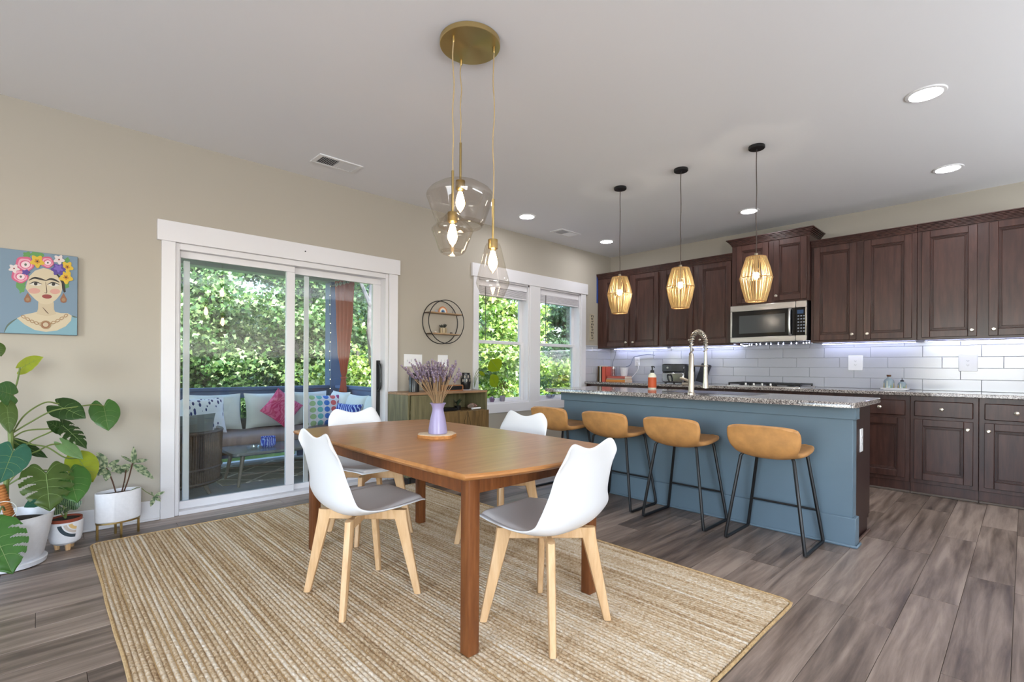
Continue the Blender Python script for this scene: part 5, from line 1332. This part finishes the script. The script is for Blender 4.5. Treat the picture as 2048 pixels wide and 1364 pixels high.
for b, t, w_ in (((-5.858, -.24, .45), (-5.892, -.24, .556), .032), ((-5.858, -.24, .45), (-5.905, -.26, .49), .026), ((-5.858, -.24, .443), (-5.899, -.3, .424), .022), ((-5.853, -.24, .439), (-5.858, -.28, .375), .022), ((-5.853, -.24, .449), (-5.79, -.22, .495), .017), ((-5.835, -.24, .44), (-5.755, -.2, .446), .02),
                 ((-5.828, -.24, .445), (-5.783, -.28, .413), .02), ((-5.759, -.24, .42), (-5.83, -.3, .444), .024), ((-5.723, -.24, .447), (-5.71, -.24, .565), .019), ((-5.723, -.24, .464), (-5.63, -.2, .478), .016), ((-5.723, -.24, .447), (-5.645, -.26, .426), .018), ((-5.723, -.24, .441), (-5.608, -.3, .366), .026),
                 ((-5.728, -.24, .464), (-5.776, -.2, .521), .012), ((-5.733, -.24, .449), (-5.785, -.28, .448), .02), ((-5.743, -.24, .434), (-5.775, -.22, .405), .02), ((-5.771, -.24, .307), (-5.763, -.27, .34), .014),
                 ((-5.603, -.2, .21), (-5.62, -.22, .15), .014), ((-5.603, -.2, .21), (-5.565, -.22, .18), .014), ((-5.603, -.2, .212), (-5.55, -.22, .243), .013), ((-5.606, -.2, .215), (-5.618, -.22, .25), .012)):
    put_leaf(ov, leaf_mesh(rv(b), rv(t), w_, 'oval', (.2, -.7, .7), .2, .4), VAR)
# ------------------------------------------------------------------ covered porch
PF = -.02; NAVY = M('navy blue porch paint', (66, 86, 120), .5)
pf = tag(MB().box(-9, -3.22, .15, 2.12, -.16, PF).build('porch_floor', M('grey porch concrete', (168, 172, 176), .8, var=.1, vscale=5, bump=.1)), 'grey concrete floor of the covered porch', 'floor', kind='structure')
pc_ = tag(MB().box(-9, -3.1, .15, 2.3, 2.36, 2.5).build('porch_ceiling', M('pale sage porch ceiling', (170, 178, 162), .7), sharp=None), 'pale sage ceiling of the covered porch', 'ceiling', kind='structure')
MB().box(-9, -3.22, 1.93, 2.09, 2.19, 2.36).build('ceiling_beam', bpy.data.materials['pale sage porch ceiling'], pc_)
MB().box(-3.4, -3.22, .15, 1.93, 2.19, 2.36).build('ceiling_beam', bpy.data.materials['pale sage porch ceiling'], pc_)
def railing(label, p0, p1, n):
    p0, p1 = Vector(p0), Vector(p1); L_ = (p1 - p0).length; o = thing('porch_railing', label, 'railing', p0, math.atan2(p1.y - p0.y, p1.x - p0.x))
    MB().box(0, L_, -.06, .06, .83, .87, .006).build('top_rail', NAVY, o)
    MB().box(0, L_, -.025, .025, .745, .83, .004).build('upper_rail', NAVY, o)
    MB().box(0, L_, -.025, .025, .06, .12, .004).build('bottom_rail', NAVY, o)
    for k in range(n):
        x = (k + .5) * L_ / n; MB().box(x - .018, x + .018, -.018, .018, .12, .745).build('baluster', NAVY, o, sharp=None)
    for x in np.arange(.4, L_, 1.6): MB().box(x - .04, x + .04, -.03, .03, 0, .06).build('support_block', NAVY, o)
railing('navy blue porch railing running behind the outdoor sofa', (-9, 2.02, PF), (-3.44, 2.02, PF), 50)
railing('navy blue porch side railing between the corner post and the house', (-3.33, .16, PF), (-3.33, 1.92, PF), 16)
tag(MB().box(-3.44, -3.26, 1.93, 2.11, PF, 2.19, .006).build('porch_post', NAVY), 'navy blue square corner post of the porch', 'post')
sg = thing('string_lights', 'string of tiny lights running down the navy porch post', 'string light', (-3.452, 1.925, PF))
zs_ = [2.15 - k * .12 for k in range(13)]
MB().tube([(-.004 + .006 * math.sin(z * 9), -.006, z) for z in np.linspace(2.18, .55, 30)], .003, 5).build('wire', M('dark green wire', (40, 46, 42), .6), sg)
for z in zs_: MB().ball((-.006 + .006 * math.sin(z * 9), -.012, z), .006, 8).build('mini_bulb', emit('warm mini light', (255, 236, 190), 3.) if z == zs_[0] else bpy.data.materials['warm mini light'], sg)
cu = thing('porch_curtain', 'rust orange curtain tied back beside the navy porch post', 'curtain', (-3.428, 1.57, 0))
RUSTC = M('rust orange curtain cloth', (168, 78, 52), .7, trans=.3, var=.08, vscale=4)
def cw(z):
    tab = [(.76, .085, .03), (.9, .05, .02), (.96, .03, .01), (1.05, .07, .01), (1.3, .14, .02), (1.7, .19, .0), (2.24, .225, 0)]
    for (a, b, c), (d_, e, f) in zip(tab, tab[1:]):
        if z <= d_: t = (z - a) / (d_ - a); t = t * t * (3 - 2 * t); return b + (e - b) * t, c + (f - c) * t
    return tab[-1][1:]
def cf(u, v):
    z = .76 + 1.42 * v; w_, sh = cw(z); s = (u - .5) * 2
    return (.018 * (.5 + w_ / .3) * math.sin(s * 11 + .4 * math.sin(z * 3)) , sh * .8 + w_ * s, z)
q = MB().grid(cf, 61, 40).build('cloth', RUSTC, cu, sharp=None); q.data.polygons.foreach_set('use_smooth', [True] * len(q.data.polygons)); solid(q, .004, 0)
MB().tube([(.024 * math.cos(t) , .008 + .04 * math.sin(t), .955) for t in np.linspace(0, 2 * PI, 17)[:-1]], .012, 7, True).build('tie_band', RUSTC, cu)
for k in range(4): MB().tube([(-.03, -.17 + k * .11 + .022 * math.cos(t), 2.13 + .022 * math.sin(t)) for t in np.linspace(0, 2 * PI, 17)[:-1]], .005, 6, True).build('grommet', NICKEL, cu)
MB().cyl((-.02, -1.35, 2.13), (-.02, .34, 2.13), .011, n=10).build('curtain_rod', BLACKM, cu)

# outdoor rug with a lattice
def lattice():
    a = NT('outdoor lattice rug'); p = a.n('BsdfPrincipled', Roughness=.9); tc = a.n('TexCoord'); mp = a.n('Mapping'); mp.inputs['Rotation'].default_value = (0, 0, PI / 4); mp.inputs['Scale'].default_value = (3.2, 3.2, 1)
    a.l(tc.outputs['Object'], mp.inputs[0]); sx = a.n('SeparateXYZ'); a.l(mp.outputs[0], sx.inputs[0]); mn = []
    for i in range(2):
        f = a.n('Math', operation='FRACT'); a.l(sx.outputs[i], f.inputs[0]); d_ = a.n('Math', operation='SUBTRACT'); d_.inputs[1].default_value = .5; a.l(f.outputs[0], d_.inputs[0]); ab = a.n('Math', operation='ABSOLUTE'); a.l(d_.outputs[0], ab.inputs[0]); mn.append(ab)
    m = a.n('Math', operation='MAXIMUM'); a.l(mn[0].outputs[0], m.inputs[0]); a.l(mn[1].outputs[0], m.inputs[1]); g = a.n('Math', operation='GREATER_THAN'); g.inputs[1].default_value = .455; a.l(m.outputs[0], g.inputs[0])
    mx = a.n('Mix', data_type='RGBA'); mx.inputs[6].default_value = (*lin((150, 150, 140)), 1); mx.inputs[7].default_value = (*lin((214, 212, 204)), 1); a.l(g.outputs[0], mx.inputs[0]); a.l(mx.outputs[2], p.inputs['Base Color']); a.l(p.outputs[0], a.out.inputs[0]); return a.m
orug = MB().box(-.72, .72, -.5, .5, 0, .008, .003).build('outdoor_rug', lattice()); orug.location = (-4.22, 1.35, PF + .0005); tag(orug, 'grey outdoor rug with a pale lattice on the porch floor', 'rug')

# sectional sofa and cushions
WICK = M('dark brown wicker', (70, 60, 54), .6, var=.3, vscale=60, bump=.5, bscale=160)
sf = thing('outdoor_sofa', 'dark framed outdoor corner sofa along the porch railing', 'sofa', (-4.4, 1.5, PF))
def Sf(m): m.v = [(x + 4.4, y - 1.5, z - PF) for x, y, z in m.v]; return m
Sf(MB().box(-6.2, -3.42, 1.24, 1.86, .2, .27, .01)).build('seat_base', WICK, sf)
Sf(MB().box(-4.02, -3.42, .35, 1.24, .2, .27, .01)).build('seat_base', WICK, sf)
Sf(MB().box(-6.2, -3.42, 1.83, 1.87, .27, .5, .01)).build('back_frame', WICK, sf)
Sf(MB().box(-3.46, -3.42, .35, 1.83, .27, .5, .01)).build('back_frame', WICK, sf)
for x, y in ((-6.15, 1.3), (-6.15, 1.8), (-5.0, 1.8), (-4.0, 1.8), (-3.47, 1.8), (-3.97, .4), (-3.47, .4)):
    Sf(MB().cyl((x, y, PF + .0085), (x, y, .2), .018, .024, 10)).build('leg', M('brown sofa leg', (88, 66, 48), .5) if x == -6.15 and y == 1.3 else bpy.data.materials['brown sofa leg'], sf)
TAUPE = M('taupe cushion cloth', (142, 124, 122), .9, var=.06, vscale=8); GREYC = M('pale grey cushion cloth', (206, 210, 210), .9, var=.04, vscale=8)
def slab_cushion(name, label, x0, x1, y0, y1, z0, z1, mat, group=None):
    w_, d_, h = (x1 - x0) / 2, (y1 - y0) / 2, (z1 - z0) / 2
    def fn(u, v):
        a = u * 2 * PI; b = (v - .5) * PI
        f = lambda t, e: math.copysign(abs(t) ** e, t)
        return (w_ * f(math.cos(b), .3) * f(math.cos(a), .25), d_ * f(math.cos(b), .3) * f(math.sin(a), .25), h * f(math.sin(b), .55))
    o = MB().grid(fn, 40, 15, cu=True).build(name, mat, sharp=None); o.data.polygons.foreach_set('use_smooth', [True] * len(o.data.polygons))
    o.location = ((x0 + x1) / 2, (y0 + y1) / 2, (z0 + z1) / 2); return tag(o, label, 'cushion', group)
slab_cushion('seat_cushion', 'taupe seat cushion on the sofa behind the armchair', -6.15, -4.98, 1.2, 1.8, .2705, .4, TAUPE, 'sofa seat cushions')
slab_cushion('seat_cushion', 'taupe seat cushion on the sofa behind the coffee table', -4.975, -4.04, 1.2, 1.8, .2705, .4, TAUPE, 'sofa seat cushions')
slab_cushion('seat_cushion', 'taupe seat cushion in the corner of the sofa', -4.035, -3.47, 1.2, 1.8, .2705, .4, TAUPE, 'sofa seat cushions')
slab_cushion('seat_cushion', 'taupe seat cushion on the sofa wing beside the side railing', -4.01, -3.47, .36, 1.195, .2705, .4, TAUPE, 'sofa seat cushions')
def pillow(name, label, loc, w_, h, t, mat, tilt=0., rz=0., roll=0., group=None, cat='cushion'):
    """puffed pillow in the local xz plane facing -y, bottom at loc"""
    n = 15; m = MB()
    for sg in (-1, 1):
        def fn(u, v):
            a, b = (u - .5) * 2, (v - .5) * 2; e = max(0, (1 - abs(a) ** 2.6) * (1 - abs(b) ** 2.6)) ** .5
            pin = 1 - .07 * (1 - abs(b) ** 2) * abs(a) ** 3; pin2 = 1 - .07 * (1 - abs(a) ** 2) * abs(b) ** 3
            return (a * w_ / 2 * pin, sg * t / 2 * e, b * h / 2 * pin2)
        m.grid(fn, n, n, flip=sg > 0)
    o = m.build(name, mat, sharp=None); o.data.polygons.foreach_set('use_smooth', [True] * len(o.data.polygons))
    R_ = Matrix.Rotation(rz, 4, 'Z') @ Matrix.Rotation(tilt, 4, 'X') @ Matrix.Rotation(roll, 4, 'Y')
    lo = min((R_ @ v.co).z for v in o.data.vertices)
    o.matrix_world = Matrix.Translation((loc[0], loc[1], loc[2] - lo)) @ R_
    return tag(o, label, cat, group)
SZ = .401; BC = 'pale grey sofa back cushions'
pillow('back_cushion', 'pale grey back cushion on the sofa behind the blue leaf pillow', (-4.8, 1.7, SZ), .5, .4, .17, GREYC, -.2, group=BC)
pillow('back_cushion', 'pale grey back cushion on the sofa partly behind the magenta pillow', (-4.26, 1.7, SZ), .52, .4, .17, GREYC, -.2, group=BC)
pillow('back_cushion', 'pale grey back cushion on the sofa beside the dotted pillow', (-3.78, 1.72, SZ), .42, .4, .17, GREYC, -.2, group=BC)
pillow('back_cushion', 'pale grey back cushion in the sofa corner below the rust curtain', (-3.53, 1.5, SZ), .48, .4, .16, GREYC, -.2, rz=-PI / 2, group=BC)
pillow('back_cushion', 'pale grey back cushion on the sofa wing behind the blue scribble pillow', (-3.54, 1.02, SZ), .48, .38, .16, GREYC, -.2, rz=-PI / 2, group=BC)
pillow('back_cushion', 'pale grey back cushion at the house end of the sofa wing', (-3.54, .58, SZ), .46, .38, .16, GREYC, -.2, rz=-PI / 2, group=BC)
def dots_mat():
    a = NT('multicolour dot cloth'); p = a.n('BsdfPrincipled', Roughness=.85); tc = a.n('TexCoord'); sx = a.n('SeparateXYZ'); a.l(tc.outputs['Object'], sx.inputs[0]); ds = []
    for i in (0, 2):
        mu = a.n('Math', operation='MULTIPLY_ADD'); mu.inputs[1].default_value = 13.; mu.inputs[2].default_value = 20.5; a.l(sx.outputs[i], mu.inputs[0]); f = a.n('Math', operation='FRACT'); a.l(mu.outputs[0], f.inputs[0]); s = a.n('Math', operation='SUBTRACT'); s.inputs[1].default_value = .5; a.l(f.outputs[0], s.inputs[0]); q = a.n('Math', operation='MULTIPLY'); a.l(s.outputs[0], q.inputs[0]); a.l(s.outputs[0], q.inputs[1]); ds.append(q)
    ad = a.n('Math', operation='ADD'); a.l(ds[0].outputs[0], ad.inputs[0]); a.l(ds[1].outputs[0], ad.inputs[1]); lt = a.n('Math', operation='LESS_THAN'); lt.inputs[1].default_value = .17; a.l(ad.outputs[0], lt.inputs[0])
    mr = a.n('MapRange'); mr.inputs[1].default_value = -.2; mr.inputs[2].default_value = .2; a.l(sx.outputs[0], mr.inputs[0])
    r = a.n('ValToRGB'); cr = r.color_ramp; cr.interpolation = 'CONSTANT'
    while len(cr.elements) < 5: cr.elements.new(.5)
    for e, (q, c) in zip(cr.elements, ((0, (150, 176, 130)), (.2125, (100, 170, 170)), (.404, (60, 110, 190)), (.596, (206, 92, 96)), (.7875, (150, 62, 116)))): e.position = q; e.color = (*lin(c), 1)
    a.l(mr.outputs[0], r.inputs[0]); mx = a.n('Mix', data_type='RGBA'); mx.inputs[6].default_value = (*lin((214, 210, 220)), 1); a.l(lt.outputs[0], mx.inputs[0]); a.l(r.outputs[0], mx.inputs[7]); a.l(mx.outputs[2], p.inputs['Base Color']); a.l(p.outputs[0], a.out.inputs[0]); return a.m
def two_tone(name, c0, c1, scale, st=(1, 1, 1), pos=.5, dist=0., rot_=(0, 0, 0), wave=False):
    a = NT(name); p = a.n('BsdfPrincipled', Roughness=.85); tc = a.n('TexCoord'); mp = a.n('Mapping'); mp.inputs['Scale'].default_value = st; mp.inputs['Rotation'].default_value = rot_; a.l(tc.outputs['Object'], mp.inputs[0])
    t = a.n('TexWave', Scale=scale, Distortion=dist, Detail=3.) if wave else a.n('TexVoronoi', Scale=scale); a.l(mp.outputs[0], t.inputs['Vector'])
    r = a.n('ValToRGB'); r.color_ramp.elements[0].position = pos; r.color_ramp.elements[1].position = pos + .04; r.color_ramp.elements[0].color = (*lin(c0), 1); r.color_ramp.elements[1].color = (*lin(c1), 1)
    a.l(t.outputs['Fac' if wave else 'Distance'], r.inputs[0]); a.l(r.outputs[0], p.inputs['Base Color']); a.l(p.outputs[0], a.out.inputs[0]); return a.m
pillow('throw_pillow', 'white throw pillow with navy leaf strokes at the end of the sofa behind the armchair', (-4.98, 1.5, SZ), .46, .38, .13, two_tone('navy leaf stroke cloth', (38, 52, 108), (222, 224, 232), 17., (1.7, 1.7, .8), .3, rot_=(0, .8, 0)), -.25, rz=.1)
pillow('throw_pillow', 'magenta patterned throw pillow standing on its corner on the sofa', (-4.2, 1.47, SZ), .335, .335, .13, two_tone('magenta scroll cloth', (178, 52, 98), (200, 92, 130), 7., pos=.6, dist=22., wave=True), -.3, roll=PI / 4 - .08)
pillow('throw_pillow', 'white throw pillow with rows of multicolour dots', (-3.72, 1.42, SZ), .42, .37, .13, dots_mat(), -.25, rz=-.15)
pillow('throw_pillow', 'deep blue scribble patterned throw pillow on the sofa wing', (-3.68, .98, SZ), .42, .3, .12, two_tone('blue scribble cloth', (36, 52, 140), (170, 186, 226), 10., (1, 1, 1), .72, 7., (0, .6, 0), True), -.4, rz=-PI / 2 + .25)

# wicker armchair seen from behind
ac = thing('wicker_armchair', 'dark wicker tub armchair on the porch seen from behind', 'armchair', (-5.31, .83, PF))
ra_ = .345
for k in range(62):
    t = PI * .93 + k / 61 * PI * 1.14; x, y = ra_ * math.cos(t), ra_ * math.sin(t)
    m = MB(); m.T = Matrix.Translation((x, y, 0)) @ Matrix.Rotation(t, 4, 'Z')
    m.tube([(-.05, 0, .09), (-.012, 0, .13), (0, 0, .3), (.008, 0, .54)], [.0075, .0075, .0075, .0075], 5, sq=1.).build('wicker_cane', WICK, ac, sharp=None)
inn = MB(); inn.grid(lambda u, v: ((ra_ - .016) * math.cos(PI * .93 + u * PI * 1.14), (ra_ - .016) * math.sin(PI * .93 + u * PI * 1.14), .1 + .44 * v), 40, 2); q = inn.build('back_shell', M('near black wicker lining', (34, 29, 26), .7), ac); solid(q, .012, 0)
MB().tube([((ra_ + .006) * math.cos(t), (ra_ + .006) * math.sin(t), .548) for t in np.linspace(PI * .93, PI * 2.07, 40)], .015, 8).build('top_rim', WICK, ac)
for z_ in (.12, .24): MB().tube([((ra_ + .004) * math.cos(t), (ra_ + .004) * math.sin(t), z_) for t in np.linspace(PI * .93, PI * 2.07, 40)], .01, 6).build('band', WICK, ac)
MB().lathe([(.001, .12), (.32, .12), (.32, .2), (.001, .2)], 32).build('seat_base', WICK, ac)
for t in (-2.4, -.75, .6, 2.54):
    MB().tube([(.24 * math.cos(t), .24 * math.sin(t), .12), (.3 * math.cos(t), .3 * math.sin(t), 0)], [.022, .015], 10).build('leg', M('grey brown chair leg', (96, 88, 80), .5) if t == -2.4 else bpy.data.materials['grey brown chair leg'], ac)
q = MB().lathe([(.001, .2), (.29, .2), (.31, .24), (.3, .3), (.001, .32)], 32).build('seat_pad', M('charcoal cushion', (98, 104, 106), .9), ac)
pillow('armchair_cushion', 'dark grey cushion leaning inside the wicker armchair, its top above the rim', (-5.31, .64, PF + .33), .52, .38, .13, bpy.data.materials['charcoal cushion'], .12)

# coffee table with bowl and ashtray
kt = thing('coffee_table', 'low dark grey coffee table on the porch', 'table', (-4.44, .9, PF))
KG = M('dark grey tabletop', (98, 104, 108), .25); KL = M('brown grey table leg', (104, 98, 90), .5)
MB().prism(rrect(-.47, .47, -.26, .26, .06), .296, .322, .004).build('tabletop', KG, kt)
for sx in (-1, 1):
    for sy in (-1, 1): MB().tube([(sx * .36, sy * .18, .296), (sx * .41, sy * .22, .0085)], [.02, .012], 10).build('leg', KL, kt)
for sy in (-1, 1): MB().cyl((-.392, sy * .206, .11), (.392, sy * .206, .11), .009, n=8).build('stretcher', KL, kt)
bb = thing('blue_bowl', 'small cobalt blue patterned ceramic pot on the porch coffee table', 'bowl', (-4.53, .88, PF + .3223))
COB = two_tone('cobalt pattern glaze', (40, 70, 170), (150, 176, 226), 16., pos=.74, dist=8., wave=True)
MB().lathe([(.001, 0), (.05, 0), (.066, .02), (.068, .07), (.06, .085), (.066, .1), (.06, .1), (.054, .085), (.06, .05), (.001, .02)], 24).build('bowl_body', COB, bb)
at_ = thing('glass_ashtray', 'clear glass ashtray on the porch coffee table beside the armchair', 'ashtray', (-4.68, .82, PF + .3223))
MB().lathe([(.001, .001), (.055, .001), (.06, .03), (.054, .03), (.045, .012), (.001, .01)], 16).build('bowl', pane_mat('ashtray glass', (.9, .95, .93), .5, True), at_)

# ------------------------------------------------------------------ garden
gr = MB().grid(lambda u, v: (-45 + 110 * u, 2.1 + 60 * v * v, -.75 - .15 * v + .06 * math.sin(u * 30) * math.sin(v * 14)), 40, 24)
tag(gr.build('lawn', M('green lawn', (96, 128, 58), .9, var=.35, vscale=6, bump=.5, bscale=30)), 'green grass ground beyond the porch railing', 'lawn', kind='structure')
tag(MB().box(-16, 1, .16, 2.1, -.95, -.17).build('porch_foundation', M('foundation grey', (110, 108, 104), .9), sharp=None), 'concrete foundation under the porch', 'foundation', kind='structure')
LEAFM = [island_mat('leaf green a', ['#2c4a20', '#466a30', '#648448', '#8aa560', '#bccb94'], rough=.32, trans=.22), island_mat('leaf green b', ['#284424', '#40613a', '#5f8052', '#8aa578'], rough=.36, trans=.2),
         island_mat('leaf green c', ['#46691f', '#6f9032', '#98b248', '#b8c96a', '#dde4ac'], rough=.34, trans=.32)]
BARK = M('grey bark', (112, 104, 98), .9, var=.3, vscale=14, bump=.8, bscale=40)
def foliage(n, cen, rad, size, shape, seed, clusters=80, cr=.42):
    g = np.random.default_rng(seed)
    d = g.normal(size=(clusters, 3)); d /= np.linalg.norm(d, axis=1)[:, None]
    cc = d * (g.random((clusters, 1)) ** .45) * np.array(rad) * .9
    ci = g.integers(clusters, size=n); p = g.normal(size=(n, 3)); p /= np.linalg.norm(p, axis=1)[:, None]
    p = cc[ci] + p * (g.random((n, 1)) ** .5) * cr * np.array([1, 1, .6]) + np.array(cen)
    nz = g.normal(size=(n, 3)) * .75 + np.array([-.25, -.55, .75]); nz /= np.linalg.norm(nz, axis=1)[:, None]
    t = g.normal(size=(n, 3)); t -= nz * (t * nz).sum(1)[:, None]; t /= np.linalg.norm(t, axis=1)[:, None]; b = np.cross(nz, t)
    s = size * (.65 + .7 * g.random((n, 1)))
    k = len(shape)
    V = np.stack([p + (t * x + b * y + nz * z) * s for x, y, z in shape], axis=1).reshape(-1, 3)
    me = bpy.data.meshes.new('foliage'); me.vertices.add(n * k); me.loops.add(n * k); me.polygons.add(n)
    me.vertices.foreach_set('co', V.astype(np.float32).ravel()); me.loops.foreach_set('vertex_index', np.arange(n * k, dtype=np.int32))
    me.polygons.foreach_set('loop_start', np.arange(0, n * k, k, dtype=np.int32)); me.update(calc_edges=True); return me
STAR = [(0, -.5, 0), (.62, -.1, -.06), (.34, .2, .05), (.3, .95, -.12), (-.12, .45, .04), (-.62, .45, -.08), (-.3, -.02, .05)]
DIA = [(0, -.6, 0), (.36, 0, .08), (0, .75, -.1), (-.36, 0, .08)]
def tree(label, x, y, rad, h, n, size, mi, shape=STAR, cz=None, tr_=.09, name='garden_tree', cat='tree', cl=90, cr=.42):
    gz = -.8; cz = h * .55 if cz is None else cz
    o = thing(name, label, cat, (x, y, gz))
    me = foliage(n, (0, 0, cz), rad, size, shape, int(abs(x * 31 + y * 17) * 10) + 5, cl, cr); me.materials.append(LEAFM[mi])
    f = link('foliage', me, o); f['kind'] = 'stuff'
    MB().tube(bez([(0, 0, -.1), (.04, .02, h * .3), (-.03, .05, h * .6), (.02, 0, h * .9)], 5), [tr_ * (1 - i / 22) for i in range(16)], 10).build('trunk', BARK, o)
    for k in range(4):
        t = k * 1.7 + x; MB().tube([(0, .03, h * (.35 + .1 * k)), (rad[0] * .35 * math.cos(t), rad[1] * .35 * math.sin(t), h * (.5 + .1 * k)), (rad[0] * .7 * math.cos(t), rad[1] * .7 * math.sin(t), h * (.56 + .1 * k))], [tr_ * .5, tr_ * .3, tr_ * .1], 6).build('branch', BARK, o)
TREES = [
 ('broad bright star leaved tree filling the outer half of the sliding door view', -4.3, 4.7, (1.5, 1.1, 2.4), 5.0, 26000, .055, 0),
 ('bright tree behind the middle of the porch railing', -2.7, 4.4, (1.1, 1.0, 2.0), 4.6, 19000, .055, 0),
 ('shaded tree behind the porch post', -1.6, 6.8, (1.7, 1.2, 3.4), 6.6, 18000, .065, 1),
 ('low pale leaved sapling in front of the trees behind the porch post', -2.3, 3.5, (.7, .45, .95), 2.4, 7000, .05, 2),
 ('tree at the outer side beyond the armchair', -6.4, 5.2, (1.6, 1.2, 2.8), 5.6, 16000, .06, 0),
 ('dark tall tree far behind the sliding door', -5.6, 9.4, (2.8, 1.6, 4.6), 8.6, 15000, .1, 1, DIA),
 ('dark tall tree far behind the porch curtain', -.9, 10.6, (2.8, 1.6, 4.6), 9.0, 15000, .1, 1, DIA),
 ('tree seen past the curtain in the last strip of the sliding door', -.4, 5.0, (1.0, .9, 2.6), 5.2, 15000, .058, 1),
 ('large sunlit yellow green shrub outside the window beside the console', 1.5, 3.9, (1.25, .9, 2.2), 4.4, 17000, .065, 2),
 ('bushy green tree outside the window beside the console, behind the sunlit shrub', 2.6, 6.4, (1.8, 1.2, 3.2), 6.4, 18000, .07, 0),
 ('sunlit low shrub at the lower corner of the window nearest the kitchen', 3.3, 3.1, (.75, .55, .95), 2.3, 8000, .058, 2),
 ('blue green tree outside the window nearest the kitchen', 5.6, 4.9, (1.8, 1.2, 3.2), 6.4, 22000, .062, 1),
 ('pale tree beside the blue green tree outside the kitchen window', 8.2, 5.9, (1.9, 1.2, 3.4), 6.8, 18000, .068, 1),
 ('distant dark tree behind both windows', 5.4, 10.4, (3.4, 1.6, 4.8), 9.0, 16000, .11, 1, DIA),
 ('distant dark tree behind the gap between the door and windows', 2.2, 13.6, (3.2, 1.6, 5.0), 9.0, 14000, .12, 1, DIA),
 ('distant tree at the far side behind the kitchen window', 11.6, 8.8, (3.2, 1.8, 4.4), 8.4, 16000, .11, 1, DIA),
 ('far tree at the end of the garden behind the kitchen window', 15.5, 12.5, (4.2, 2.0, 5.2), 9.5, 16000, .14, 1, DIA)]
TREES += [('low dark bush under the trees beyond the middle of the porch railing', -3.5, 7.0, (2.2, .9, 1.7), 2.6, 12000, .07, 1, DIA),
 ('low dark bush behind the sunlit shrub outside the kitchen window', 4.2, 7.6, (2.2, 1.0, 1.7), 2.6, 12000, .075, 1, DIA),
 ('low spreading bush at the far side of the kitchen window view', 8.6, 8.2, (2.4, 1.0, 1.9), 2.8, 12000, .08, 1, DIA),
 ('wide far thicket closing the end of the garden', 6.5, 17.0, (9.0, 1.4, 2.6), 4.0, 20000, .16, 1, DIA, None, .09, 'garden_tree', 'tree', 200, .9),
 ('far thicket closing the garden behind the sliding door', -4.5, 14.5, (6.0, 1.4, 2.6), 4.0, 15000, .14, 1, DIA, None, .09, 'garden_tree', 'tree', 160, .8)]
for t in TREES: tree(*t)
tree('slim grey trunk tree with a high crown beside the porch curtain', -2.12, 3.3, (.9, .7, .7), 4.4, 3000, .055, 0, cz=4.2, tr_=.075)
